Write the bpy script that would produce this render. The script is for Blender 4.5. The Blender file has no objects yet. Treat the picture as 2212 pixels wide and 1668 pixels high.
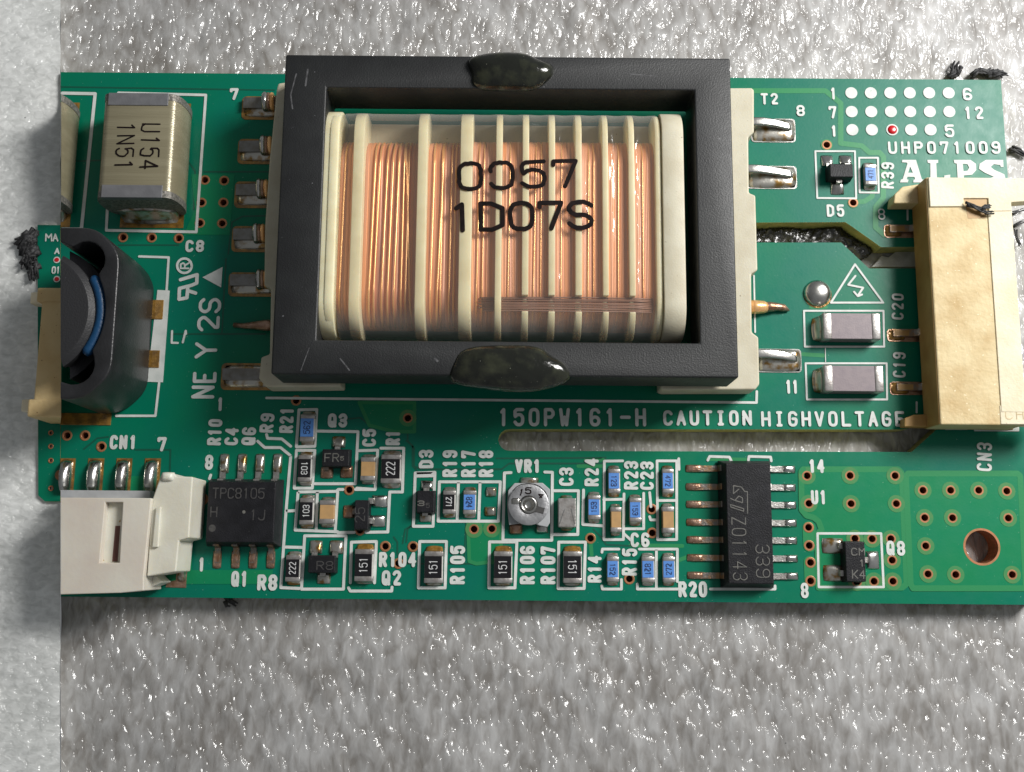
import bpy, bmesh, math, random
import numpy as np
from mathutils import Vector, Matrix
from mathutils.geometry import delaunay_2d_cdt
random.seed(7)
S = 0.001                      # everything below is written in millimetres
scn = bpy.context.scene
COL = scn.collection
# ------------------------------------------------------------------ camera
FPX, TILT, ROLL, DIST = 2300.0, math.radians(9.5), 0.0085, 77.7
BT = 1.75                      # height of the board's upper face above the foam
Fv = Vector((0, math.sin(TILT), -math.cos(TILT)))
r0, u0 = Vector((1, 0, 0)), Vector((0, math.cos(TILT), math.sin(TILT)))
Rv = math.cos(ROLL)*r0 + math.sin(ROLL)*u0
Uv = -math.sin(ROLL)*r0 + math.cos(ROLL)*u0
Cv = -DIST*Fv                  # in board coordinates: z = 0 is the board's upper face
cam = bpy.data.objects.new('camera', bpy.data.cameras.new('camera'))
COL.objects.link(cam)
m = Matrix((Rv, Uv, -Fv)).transposed().to_4x4()
m.translation = (Cv + Vector((0, 0, BT)))*S
cam.matrix_world = m
cam.data.sensor_width = 36.0
cam.data.lens = 36.0*FPX/2212.0
cam.data.clip_start, cam.data.clip_end = 0.002, 5.0
scn.camera = cam
# ------------------------------------------------------------------ light
w = bpy.data.worlds.new('World'); scn.world = w; w.use_nodes = True
nt = w.node_tree
bg = nt.nodes['Background']
tc = nt.nodes.new('ShaderNodeTexCoord'); sx = nt.nodes.new('ShaderNodeSeparateXYZ')
mr = nt.nodes.new('ShaderNodeMapRange')
nt.links.new(tc.outputs['Generated'], sx.inputs[0]); nt.links.new(sx.outputs['X'], mr.inputs['Value'])
mr.inputs['From Min'].default_value = -1; mr.inputs['From Max'].default_value = 1
mr.inputs['To Min'].default_value = 0.09; mr.inputs['To Max'].default_value = 0.30
nt.links.new(mr.outputs[0], bg.inputs['Strength'])
bg.inputs['Color'].default_value = (0.93, 0.97, 1.0, 1)
def area(name, pos, size, watts, col, target=(0, 0, 0)):
    l = bpy.data.lights.new(name, 'AREA'); l.shape = 'RECTANGLE'
    l.size, l.size_y = size[0]*S, size[1]*S; l.energy = watts; l.color = col
    o = bpy.data.objects.new(name, l); COL.objects.link(o)
    o.location = Vector(pos)*S
    o.rotation_euler = (Vector(target)-Vector(pos)).to_track_quat('-Z', 'Y').to_euler()
    return o
area('window_light', (102, 64, 106), (46, 60), 0.325, (1.0, 0.985, 0.96))
scn.view_settings.view_transform = 'Standard'; scn.view_settings.look = 'None'
scn.view_settings.exposure = 0.0; scn.view_settings.gamma = 1.0
scn.view_settings.use_curve_mapping = False
scn.render.engine = 'CYCLES'
# ------------------------------------------------------------------ pixels to millimetres
# each tile is a crop of the photograph: (scale to the 2212-wide picture, x offset, y offset)
q = 0.60953
def _t(x, y, s): return (q/s, x*q, y*q)
T = {'D': (1, 0, 0), 'z1': _t(0, 200, 2.212), 'z2': _t(0, 750, 2.085), 'z3': _t(0, 1400, 2.085),
     'z4': _t(900, 150, 2.3833), 'z5': _t(1800, 150, 2.3833), 'z6': _t(900, 800, 2.3833), 'z7': _t(1800, 800, 2.3833),
     'r1': _t(2629, 200, 2.212), 'r2': _t(2629, 800, 2.085), 'r3': _t(2629, 1450, 2.212),
     'r4': _t(680, 1400, 2.22375), 'r5': _t(1400, 1400, 2.22375), 'r6': _t(2000, 1400, 2.2244),
     'v': _t(1760, 1600, 5.2133), 'e': _t(3080, 540, 3.6266), 'f': _t(3080, 1250, 4.0291),
     'g': _t(2420, 1620, 3.4765), 'h': _t(780, 300, 4.17), 'k': _t(600, 880, 6.95)}
def U(t, x, y, z=0.0):
    k, ox, oy = T[t]
    u, v = ox+k*x, oy+k*y
    d = FPX*Fv + (u-1106)*Rv - (v-834)*Uv
    s = (z - Cv.z)/d.z
    p = Cv + s*d
    return (p.x, p.y)
def UL(t, pts, z=0.0): return [U(t, x, y, z) for x, y in pts]
def RC(t, x0, y0, x1, y1, z=0.0):
    xm, ym = (x0+x1)/2, (y0+y1)/2
    return (U(t, x0, ym, z)[0], U(t, xm, y1, z)[1], U(t, x1, ym, z)[0], U(t, xm, y0, z)[1])
PXM = 1/29.7                   # mm per 2212-wide pixel on the board
def W(t, px): return px*T[t][0]*PXM
# ------------------------------------------------------------------ materials
def mat(name, col, rough=0.5, metal=0.0, col2=None, vs=0.6, vlo=0.4, vhi=0.65, bump=0.0, bs=8.0, coat=0.0, spec=0.5,
        speck=None, stretch=None, sss=0.0, rvar=0.0):
    mt = bpy.data.materials.new(name); mt.use_nodes = True
    n = mt.node_tree; b = n.nodes['Principled BSDF']; L = n.links.new
    b.inputs['Base Color'].default_value = (*col, 1); b.inputs['Roughness'].default_value = rough
    b.inputs['Metallic'].default_value = metal; b.inputs['Specular IOR Level'].default_value = spec
    if coat: b.inputs['Coat Weight'].default_value = coat; b.inputs['Coat Roughness'].default_value = 0.12
    if sss:
        b.inputs['Subsurface Weight'].default_value = sss; b.inputs['Subsurface Scale'].default_value = 0.0006
        b.inputs['Subsurface Radius'].default_value = (1, .8, .5)
    g = n.nodes.new('ShaderNodeNewGeometry'); mp = n.nodes.new('ShaderNodeMapping')
    mp.inputs['Scale'].default_value = [1000*s for s in (stretch or (1, 1, 1))]
    L(g.outputs['Position'], mp.inputs['Vector'])
    def noise(scale, det=4.0):
        x = n.nodes.new('ShaderNodeTexNoise'); x.inputs['Scale'].default_value = scale; x.inputs['Detail'].default_value = det
        L(mp.outputs[0], x.inputs['Vector']); return x
    cur = None
    if col2:
        x = noise(vs); r = n.nodes.new('ShaderNodeMapRange')
        r.inputs['From Min'].default_value = vlo; r.inputs['From Max'].default_value = vhi
        L(x.outputs['Fac'], r.inputs['Value'])
        mx = n.nodes.new('ShaderNodeMix'); mx.data_type = 'RGBA'
        mx.inputs[6].default_value = (*col, 1); mx.inputs[7].default_value = (*col2, 1)
        L(r.outputs[0], mx.inputs[0]); cur = mx.outputs[2]
    if speck:                     # (scale, threshold, colour)
        x = noise(speck[0], 2.0); r = n.nodes.new('ShaderNodeMapRange')
        r.inputs['From Min'].default_value = speck[1]; r.inputs['From Max'].default_value = speck[1]+0.03
        L(x.outputs['Fac'], r.inputs['Value'])
        mx = n.nodes.new('ShaderNodeMix'); mx.data_type = 'RGBA'
        if cur: L(cur, mx.inputs[6])
        else: mx.inputs[6].default_value = (*col, 1)
        mx.inputs[7].default_value = (*speck[2], 1)
        L(r.outputs[0], mx.inputs[0]); cur = mx.outputs[2]
    if cur: L(cur, b.inputs['Base Color'])
    if bump:
        x = noise(bs, 5.0); bp = n.nodes.new('ShaderNodeBump'); bp.inputs['Strength'].default_value = bump
        bp.inputs['Distance'].default_value = 0.0001
        L(x.outputs['Fac'], bp.inputs['Height']); L(bp.outputs[0], b.inputs['Normal'])
    if rvar:
        x = noise(1.3, 4.0); r = n.nodes.new('ShaderNodeMapRange')
        r.inputs['To Min'].default_value = max(0.03, rough-rvar); r.inputs['To Max'].default_value = rough+rvar
        L(x.outputs['Fac'], r.inputs['Value']); L(r.outputs[0], b.inputs['Roughness'])
    return mt
MT = dict(
 mask=mat('solder_mask_green', (0.0, 0.152, 0.098), 0.36, col2=(0.0, 0.165, 0.084), vs=0.12, bump=0.05, bs=6, speck=(7.0, 0.745, (0.2, 0.38, 0.3)), rvar=0.1, spec=0.25),
 pour=mat('solder_mask_over_copper', (0.006, 0.205, 0.080), 0.36, col2=(0.003, 0.20, 0.092), vs=0.2, bump=0.05, bs=6, speck=(7.0, 0.745, (0.2, 0.38, 0.26)), rvar=0.1, spec=0.25),
 pour_rim=mat('solder_mask_rim', (0.028, 0.235, 0.088), 0.36, bump=0.05, bs=6, spec=0.25),
 halo=mat('solder_mask_thin_over_copper', (0.060, 0.245, 0.090), 0.36, col2=(0.09, 0.24, 0.085), vs=2.0, bump=0.05, bs=6, spec=0.25),
 moat=mat('solder_mask_moat', (0.0015, 0.085, 0.05), 0.4, bump=0.05, bs=6),
 edge=mat('laminate_edge', (0.48, 0.45, 0.17), 0.6, col2=(0.30, 0.33, 0.12), vs=1.2, sss=0.3),
 silk=mat('silkscreen_white', (0.66, 0.68, 0.65), 0.55, col2=(0.56, 0.59, 0.56), vs=1.2, bump=0.15, bs=12, speck=(5, 0.72, (0.22, 0.38, 0.30))),
 red=mat('red_ink', (0.52, 0.006, 0.012), 0.25, coat=0.5),
 ring=mat('via_copper', (0.44, 0.18, 0.085), 0.45, 0.3, col2=(0.30, 0.15, 0.06), vs=2.5),
 barrel=mat('via_barrel', (0.26, 0.085, 0.04), 0.5, 0.2),
 solder=mat('solder_bright', (0.62, 0.61, 0.58), 0.24, 1.0, col2=(0.50, 0.485, 0.45), vs=1.2, bump=0.10, bs=2.5),
 solderf=mat('solder_with_flux', (0.55, 0.53, 0.48), 0.28, 0.85, col2=(0.30, 0.17, 0.04), vs=1.5, vlo=0.48, vhi=0.64, bump=0.15, bs=3, coat=0.4),
 solderc=mat('copper_toned_solder', (0.46, 0.30, 0.22), 0.34, 0.8, col2=(0.30, 0.16, 0.09), vs=2.2, bump=0.4, bs=6),
 flux=mat('amber_flux', (0.36, 0.19, 0.035), 0.2, 0.35, col2=(0.16, 0.085, 0.022), vs=1.6, bump=0.3, bs=5, coat=0.6),
 tin=mat('tinned_lead', (0.55, 0.53, 0.50), 0.32, 0.9, col2=(0.38, 0.36, 0.33), vs=3.0, bump=0.25, bs=8),
 tindark=mat('dull_lead', (0.24, 0.22, 0.20), 0.42, 0.8, col2=(0.34, 0.20, 0.10), vs=2.4, bump=0.3, bs=7),
 leadgrey=mat('grey_lead', (0.26, 0.255, 0.245), 0.36, 0.85, col2=(0.20, 0.185, 0.16), vs=1.5, bump=0.3, bs=4),
 term=mat('chip_terminal', (0.50, 0.48, 0.46), 0.36, 0.75, col2=(0.36, 0.33, 0.31), vs=2.2, bump=0.18, bs=6),
 alumina=mat('alumina', (0.62, 0.60, 0.56), 0.5, col2=(0.5, 0.49, 0.46), vs=2.0),
 rblack=mat('black_glaze', (0.010, 0.009, 0.011), 0.32, bump=0.12, bs=6, spec=0.4),
 rblue=mat('blue_glaze', (0.085, 0.24, 0.62), 0.42, col2=(0.10, 0.27, 0.66), vs=2.5, bump=0.1, bs=6),
 markw=mat('white_print', (0.62, 0.62, 0.62), 0.55),
 markb=mat('dark_print', (0.015, 0.03, 0.10), 0.55),
 markg=mat('laser_mark', (0.15, 0.145, 0.13), 0.6, col2=(0.10, 0.10, 0.09), vs=4.0),
 markd=mat('faint_laser_mark', (0.06, 0.058, 0.056), 0.6, col2=(0.035, 0.034, 0.034), vs=4.0),
 tan=mat('tan_ceramic', (0.50, 0.30, 0.125), 0.42, col2=(0.44, 0.27, 0.12), vs=2.0),
 mauve=mat('mauve_ceramic', (0.235, 0.19, 0.20), 0.38, col2=(0.205, 0.165, 0.18), vs=2.0, bump=0.1, bs=10),
 ic=mat('black_moulding', (0.010, 0.010, 0.012), 0.46, col2=(0.015, 0.015, 0.018), vs=1.3, bump=0.3, bs=11, speck=(6, 0.74, (0.07, 0.07, 0.07)), spec=0.25),
 core=mat('ferrite_core', (0.009, 0.0096, 0.0104), 0.5, col2=(0.013, 0.0142, 0.0148), vs=0.5, bump=0.22, bs=9, speck=(3.2, 0.765, (0.15, 0.15, 0.16)), rvar=0.06, spec=0.62),
 ind=mat('ferrite_inductor', (0.014, 0.014, 0.015), 0.34, col2=(0.022, 0.022, 0.024), vs=0.6, bump=0.25, bs=6, speck=(3.0, 0.75, (0.12, 0.12, 0.13)), spec=0.55),
 drum=mat('ferrite_drum', (0.020, 0.020, 0.022), 0.5, bump=0.25, bs=8, speck=(4.0, 0.75, (0.09, 0.09, 0.1))),
 bluewire=mat('blue_sleeve', (0.005, 0.05, 0.13), 0.4, bump=0.3, bs=5),
 bobbin=mat('bobbin_cream', (0.60, 0.56, 0.43), 0.55, col2=(0.54, 0.49, 0.36), vs=0.6, bump=0.15, bs=9, speck=(4.5, 0.74, (0.25, 0.21, 0.14)), sss=0.15),
 rib=mat('bobbin_rib', (0.80, 0.74, 0.50), 0.4, col2=(0.74, 0.66, 0.42), vs=0.7, sss=0.3, bump=0.05, bs=5),
 cream=mat('aged_connector', (0.68, 0.55, 0.31), 0.62, col2=(0.50, 0.34, 0.14), vs=0.4, vlo=0.42, vhi=0.75, bump=0.45, bs=3, speck=(3.8, 0.70, (0.82, 0.72, 0.48)), sss=0.1),
 cream2=mat('pale_connector', (0.80, 0.73, 0.56), 0.62, col2=(0.74, 0.64, 0.44), vs=0.35, bump=0.3, bs=4, speck=(5.0, 0.74, (0.30, 0.22, 0.10)), sss=0.1),
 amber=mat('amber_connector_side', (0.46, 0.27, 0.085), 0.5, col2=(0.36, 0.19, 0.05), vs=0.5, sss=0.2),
 lcream=mat('yellow_connector', (0.70, 0.52, 0.26), 0.6, col2=(0.62, 0.43, 0.19), vs=0.4, bump=0.3, bs=4, speck=(4.0, 0.70, (0.28, 0.13, 0.05)), sss=0.1),
 white=mat('white_nylon', (0.70, 0.66, 0.57), 0.42, col2=(0.64, 0.57, 0.49), vs=0.22, bump=0.12, bs=3, speck=(2.2, 0.765, (0.28, 0.18, 0.12)), sss=0.2),
 white2=mat('white_nylon_bright', (0.74, 0.72, 0.62), 0.36, col2=(0.68, 0.65, 0.54), vs=0.5, bump=0.15, bs=3, speck=(3.0, 0.74, (0.45, 0.30, 0.10)), sss=0.25),
 brown=mat('brown_slit', (0.13, 0.055, 0.045), 0.7),
 film=mat('film_capacitor', (0.265, 0.235, 0.15), 0.27, 0.25, col2=(0.31, 0.278, 0.182), vs=0.5, bump=0.35, bs=3.2, stretch=(0.12, 3.2, 1), spec=0.6),
 capmet=mat('cap_end_metal', (0.17, 0.17, 0.18), 0.5, 0.3, col2=(0.21, 0.21, 0.22), vs=1.2, bump=0.12, bs=7),
 caprough=mat('cap_crimp', (0.15, 0.145, 0.13), 0.55, 0.5, col2=(0.30, 0.28, 0.25), vs=5.0, bump=0.8, bs=6),
 wire=mat('copper_wire', (1.0, 0.60, 0.28), 0.26, 0.55, col2=(0.95, 0.48, 0.18), vs=1.0, stretch=(6, 0.15, 1)),
 wind=mat('copper_winding', (0.72, 0.37, 0.245), 0.40, 0.2, col2=(0.80, 0.34, 0.145), vs=1.0, stretch=(5, 0.08, 0.1)),
 scratch=mat('scuffed_ferrite', (0.11, 0.11, 0.115), 0.6, col2=(0.045, 0.045, 0.048), vs=3.0, vlo=0.4, vhi=0.6),
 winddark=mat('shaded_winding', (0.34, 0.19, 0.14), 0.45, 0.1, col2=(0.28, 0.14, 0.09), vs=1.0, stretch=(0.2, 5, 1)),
 ink=mat('black_ink', (0.006, 0.004, 0.004), 0.5, col2=(0.014, 0.008, 0.008), vs=2.0, spec=0.12),
 glue=mat('dark_epoxy', (0.010, 0.011, 0.008), 0.14, col2=(0.035, 0.038, 0.022), vs=0.8, vlo=0.45, vhi=0.7, bump=0.6, bs=1.6, coat=0.5, spec=0.35, speck=(4.0, 0.74, (0.2, 0.2, 0.16))),
 vrm=mat('trimmer_metal', (0.46, 0.46, 0.47), 0.40, 0.8, col2=(0.38, 0.38, 0.39), vs=1.6, bump=0.2, bs=6),
 vrb=mat('trimmer_base', (0.42, 0.43, 0.44), 0.5, col2=(0.36, 0.37, 0.38), vs=1.5),
 fibre=mat('black_fibre', (0.016, 0.016, 0.017), 0.6, col2=(0.04, 0.04, 0.042), vs=2.0, bump=0.6, bs=6),
 residue=mat('black_residue', (0.018, 0.018, 0.016), 0.20, col2=(0.07, 0.068, 0.06), vs=1.6, vlo=0.5, vhi=0.7, bump=1.0, bs=4, coat=0.7),
 tapegrey=mat('pale_adhesive', (0.80, 0.80, 0.78), 0.35, col2=(0.42, 0.42, 0.40), vs=0.6, bump=0.3, bs=2),
)
def film_material():
    mt = bpy.data.materials.new('clear_tape'); mt.use_nodes = True
    n = mt.node_tree; n.nodes.clear(); L = n.links.new
    out = n.nodes.new('ShaderNodeOutputMaterial')
    tr = n.nodes.new('ShaderNodeBsdfTransparent'); tr.inputs[0].default_value = (0.97, 0.95, 0.92, 1)
    df = n.nodes.new('ShaderNodeBsdfDiffuse'); df.inputs[0].default_value = (0.55, 0.55, 0.52, 1)
    gl = n.nodes.new('ShaderNodeBsdfGlossy'); gl.inputs['Roughness'].default_value = 0.10
    g = n.nodes.new('ShaderNodeNewGeometry'); mp = n.nodes.new('ShaderNodeMapping')
    mp.inputs['Scale'].default_value = (900, 260, 900); L(g.outputs['Position'], mp.inputs[0])
    no = n.nodes.new('ShaderNodeTexNoise'); no.inputs['Scale'].default_value = 0.9; no.inputs['Detail'].default_value = 3
    L(mp.outputs[0], no.inputs[0])
    bp = n.nodes.new('ShaderNodeBump'); bp.inputs['Strength'].default_value = 0.8; bp.inputs['Distance'].default_value = 0.0002
    L(no.outputs['Fac'], bp.inputs['Height']); L(bp.outputs[0], gl.inputs['Normal'])
    m1 = n.nodes.new('ShaderNodeMixShader'); sn = n.nodes.new('ShaderNodeSeparateXYZ'); L(g.outputs['Normal'], sn.inputs[0])
    rr_ = n.nodes.new('ShaderNodeMapRange'); rr_.inputs['From Min'].default_value = 1.0; rr_.inputs['From Max'].default_value = 0.5
    rr_.inputs['To Min'].default_value = 0.06; rr_.inputs['To Max'].default_value = 0.42
    ab = n.nodes.new('ShaderNodeMath'); ab.operation = 'ABSOLUTE'; L(sn.outputs['Z'], ab.inputs[0]); L(ab.outputs[0], rr_.inputs['Value']); L(rr_.outputs[0], m1.inputs[0])
    L(tr.outputs[0], m1.inputs[1]); L(df.outputs[0], m1.inputs[2])
    m2 = n.nodes.new('ShaderNodeMixShader'); m2.inputs[0].default_value = 0.055; L(m1.outputs[0], m2.inputs[1]); L(gl.outputs[0], m2.inputs[2])
    L(m2.outputs[0], out.inputs[0]); return mt
MT['tape'] = film_material()
def foam_material(name, c1, c2, stretch, rot, cb=0.0011):
    mt = bpy.data.materials.new(name); mt.use_nodes = True
    n = mt.node_tree; b = n.nodes['Principled BSDF']; L = n.links.new
    g = n.nodes.new('ShaderNodeNewGeometry')
    def mapped(s, r=0):
        mp = n.nodes.new('ShaderNodeMapping'); mp.inputs['Scale'].default_value = [1000*k for k in s]
        mp.inputs['Rotation'].default_value = (0, 0, r); L(g.outputs['Position'], mp.inputs[0]); return mp
    def noise(mp, sc, det, dist=0):
        x = n.nodes.new('ShaderNodeTexNoise'); x.inputs['Scale'].default_value = sc; x.inputs['Detail'].default_value = det
        x.inputs['Distortion'].default_value = dist; L(mp.outputs[0], x.inputs[0]); return x
    iso = mapped((1, 1, 1)); st = mapped((*stretch, 1), rot)
    a = noise(iso, 0.22, 4.0)
    a2 = noise(st, 0.8, 2.5, 0.4)
    av = n.nodes.new('ShaderNodeMath'); av.operation = 'MULTIPLY_ADD'; av.inputs[1].default_value = 0.8; L(a.outputs['Fac'], av.inputs[0]); L(a2.outputs['Fac'], av.inputs[2])
    r = n.nodes.new('ShaderNodeMapRange'); r.inputs['From Min'].default_value = 1.12; r.inputs['From Max'].default_value = 0.66
    L(av.outputs[0], r.inputs['Value'])
    mx = n.nodes.new('ShaderNodeMix'); mx.data_type = 'RGBA'; mx.inputs[6].default_value = (*c1, 1); mx.inputs[7].default_value = (*c2, 1)
    L(r.outputs[0], mx.inputs[0])
    sp = noise(iso, 1.1, 1.5); r2 = n.nodes.new('ShaderNodeMapRange')
    r2.inputs['From Min'].default_value = 0.775; r2.inputs['From Max'].default_value = 0.80; L(sp.outputs['Fac'], r2.inputs['Value'])
    mx2 = n.nodes.new('ShaderNodeMix'); mx2.data_type = 'RGBA'; mx2.inputs[7].default_value = (0.03, 0.03, 0.03, 1)
    L(mx.outputs[2], mx2.inputs[6]); L(r2.outputs[0], mx2.inputs[0]); L(mx2.outputs[2], b.inputs['Base Color'])
    b.inputs['Roughness'].default_value = 0.5
    b.inputs['Coat Weight'].default_value = 1.0; b.inputs['Coat Roughness'].default_value = 0.15; b.inputs['Coat IOR'].default_value = 1.6
    h1 = noise(st, 0.8, 1.3, 0.5); h2 = noise(st, 3.4, 2.0, 0.3)
    ad = n.nodes.new('ShaderNodeMath'); ad.operation = 'MULTIPLY_ADD'; ad.inputs[1].default_value = 0.06
    L(h2.outputs['Fac'], ad.inputs[0]); L(h1.outputs['Fac'], ad.inputs[2])
    for sock, dist in (('Normal', 0.00004), ('Coat Normal', cb)):
        bp = n.nodes.new('ShaderNodeBump'); bp.inputs['Strength'].default_value = 1.0; bp.inputs['Distance'].default_value = dist
        L(ad.outputs[0], bp.inputs['Height']); L(bp.outputs[0], b.inputs[sock])
    return mt
MT['foam'] = foam_material('packing_foam', (0.44, 0.436, 0.43), (0.215, 0.20, 0.184), (2.1, 0.95), 0.45, 0.00085)
MT['foam2'] = foam_material('packing_foam_brightened', (0.86, 0.87, 0.85), (0.60, 0.61, 0.59), (1.9, 3.0), 0.15, 0.0009)  # left strip's brighter light is put into this foam colour
# ------------------------------------------------------------------ object helpers
ORG = {}
def tag(o, label=None, cat=None, group=None, kind=None):
    if label: o['label'] = label
    if cat: o['category'] = cat
    if group: o['group'] = group
    if kind: o['kind'] = kind
    return o
def put(name, me, parent, org):
    o = bpy.data.objects.new(name, me); COL.objects.link(o)
    ORG[o] = Vector(org)
    base = ORG[parent] if parent else Vector((0, 0, -BT))
    o.location = (Vector(org)-base)*S
    if parent: o.parent = parent
    return o
def obj(name, vf, material, parent=None, smooth=False, label=None, angle=None):
    v, f = vf
    if len(v) < 3: return None
    a = np.array(v, float)
    lo, hi = a.min(0), a.max(0)
    org = ((lo[0]+hi[0])/2, (lo[1]+hi[1])/2, lo[2])
    a = (a-np.array(org))*S
    me = bpy.data.meshes.new(name); me.from_pydata([tuple(p) for p in a], [], f)
    me.validate(); me.materials.append(MT[material])
    if smooth: me.shade_smooth()
    if angle is not None:
        me.set_sharp_from_angle(angle=math.radians(angle))
    me.update()
    o = put(name, me, parent, org)
    if label: o['label'] = label
    return o
def merge(*vfs):
    V, F = [], []
    for v, f in vfs:
        n = len(V); V += list(v); F += [tuple(i+n for i in p) for p in f]
    return V, F
def bm_vf(bm):
    bm.verts.index_update()
    r = ([tuple(v.co) for v in bm.verts], [tuple(v.index for v in f.verts) for f in bm.faces]); bm.free(); return r
def bevelled(vf, w, seg=2):
    bm = bmesh.new(); vs = [bm.verts.new(p) for p in vf[0]]
    for f in vf[1]:
        try: bm.faces.new([vs[i] for i in f])
        except ValueError: pass
    bmesh.ops.recalc_face_normals(bm, faces=bm.faces)
    es = [e for e in bm.edges if len(e.link_faces) == 2 and e.calc_face_angle(0) > 0.35]
    bmesh.ops.bevel(bm, geom=es, offset=w, segments=seg, affect='EDGES', profile=0.5, clamp_overlap=True)
    return bm_vf(bm)
def cut(vf, p0, p1, keep_right=True, plane=None):
    """saw a solid along the vertical plane through p0-p1 and close the face"""
    bm = bmesh.new(); vs = [bm.verts.new(p) for p in vf[0]]
    for f in vf[1]:
        try: bm.faces.new([vs[i] for i in f])
        except ValueError: pass
    d = Vector((p1[0]-p0[0], p1[1]-p0[1], 0)); n = Vector((d.y, -d.x, 0)).normalized()
    if n.x < 0: n = -n
    if not keep_right: n = -n
    co = (p0[0], p0[1], 0)
    if plane: co, n = plane
    g = bmesh.ops.bisect_plane(bm, geom=bm.verts[:]+bm.edges[:]+bm.faces[:], plane_co=co, plane_no=n, clear_inner=True)
    es = [e for e in g['geom_cut'] if isinstance(e, bmesh.types.BMEdge)]
    if es: bmesh.ops.holes_fill(bm, edges=es, sides=0)
    return bm_vf(bm)
def area2(p): return sum(p[i-1][0]*p[i][1]-p[i][0]*p[i-1][1] for i in range(len(p)))/2
def prism(poly, z0, z1, top=1.0, inset=0.0):
    if area2(poly) < 0: poly = poly[::-1]
    n = len(poly); cx = sum(p[0] for p in poly)/n; cy = sum(p[1] for p in poly)/n
    tp = [(cx+(x-cx)*top, cy+(y-cy)*top) for x, y in poly]
    v = [(x, y, z0) for x, y in poly]+[(x, y, z1) for x, y in tp]
    f = [tuple(range(n-1, -1, -1)), tuple(range(n, 2*n))]+[(i, (i+1) % n, n+(i+1) % n, n+i) for i in range(n)]
    return v, f
def rect(r, g=0.0): return [(r[0]-g, r[1]-g), (r[2]+g, r[1]-g), (r[2]+g, r[3]+g), (r[0]-g, r[3]+g)]
def box(r, z0, z1, bev=0.0, g=0.0, flare=0.0):
    p = prism(rect(r, g), z0, z1)
    if flare: p = ([(x, y, z) for x, y, z in prism(rect(r, g+flare), z0, z1)[0][:4]]+p[0][4:], p[1])
    return bevelled(p, bev) if bev else p
def rrect(r, rad, g=0.0, n=5):
    x0, y0, x1, y1 = r[0]-g, r[1]-g, r[2]+g, r[3]+g
    rad = min(rad, (x1-x0)/2.01, (y1-y0)/2.01); o = []
    for cx, cy, a in ((x1-rad, y1-rad, 0), (x0+rad, y1-rad, 90), (x0+rad, y0+rad, 180), (x1-rad, y0+rad, 270)):
        for i in range(n+1):
            t = math.radians(a+90*i/n); o.append((cx+rad*math.cos(t), cy+rad*math.sin(t)))
    return o
def circle(c, r, n=24): return [(c[0]+r*math.cos(2*math.pi*i/n), c[1]+r*math.sin(2*math.pi*i/n)) for i in range(n)]
def filled(outer, holes, z0, z1):
    """a plate with holes (constrained triangulation), given in millimetres"""
    pts, edges = [], []
    for p in [outer]+list(holes):
        n = len(pts); pts += [Vector((c[0], c[1])) for c in p]; edges += [(n+i, n+(i+1) % len(p)) for i in range(len(p))]
    vo, eo, fo, *_ = delaunay_2d_cdt(pts, edges, [], 0, 1e-5)
    def within(c, P):
        w_ = False
        for i in range(len(P)):
            a, b = P[i-1], P[i]
            if (a[1] > c[1]) != (b[1] > c[1]) and c[0] < (b[0]-a[0])*(c[1]-a[1])/(b[1]-a[1])+a[0]: w_ = not w_
        return w_
    bb = [(min(p[0] for p in h_), max(p[0] for p in h_), min(p[1] for p in h_), max(p[1] for p in h_)) for h_ in holes]
    def keep(f):
        c = [sum(vo[i][k] for i in f)/len(f) for k in (0, 1)]
        if not within(c, outer): return False
        return not any(q_[0] < c[0] < q_[1] and q_[2] < c[1] < q_[3] and within(c, h_) for q_, h_ in zip(bb, holes))
    fo = [f for f in fo if keep(f)]
    n = len(vo); cnt = {}
    fo = [tuple(f) if area2([vo[i] for i in f]) > 0 else tuple(f)[::-1] for f in fo]
    for f in fo:
        for k in range(len(f)): cnt[f[k], f[(k+1) % len(f)]] = 1
    F = [tuple(i+n for i in f) for f in fo]+[f[::-1] for f in fo]+[(i, j, j+n, i+n) for (i, j) in cnt if (j, i) not in cnt]
    V = [(v.x, v.y, z0) for v in vo]+[(v.x, v.y, z1) for v in vo]
    return V, F
def tube(path, rad, seg=8, cap=True):
    P = [Vector(p) for p in path]; n = len(P)
    rs = rad if isinstance(rad, (list, tuple)) else [rad]*n
    V, F = [], []; ref = Vector((0.13, 0.21, 1)).normalized()
    for i, p in enumerate(P):
        t = (P[min(i+1, n-1)]-P[max(i-1, 0)]).normalized()
        a = t.cross(ref); a = a.normalized() if a.length > 1e-3 else Vector((1, 0, 0)); b = t.cross(a)
        for j in range(seg):
            w_ = 2*math.pi*j/seg; V.append(tuple(p+rs[i]*(math.cos(w_)*a+math.sin(w_)*b)))
    for i in range(n-1):
        for j in range(seg): F.append((i*seg+j, i*seg+(j+1) % seg, (i+1)*seg+(j+1) % seg, (i+1)*seg+j))
    if cap: F += [tuple(range(seg-1, -1, -1)), tuple(range((n-1)*seg, n*seg))]
    return V, F
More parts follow.
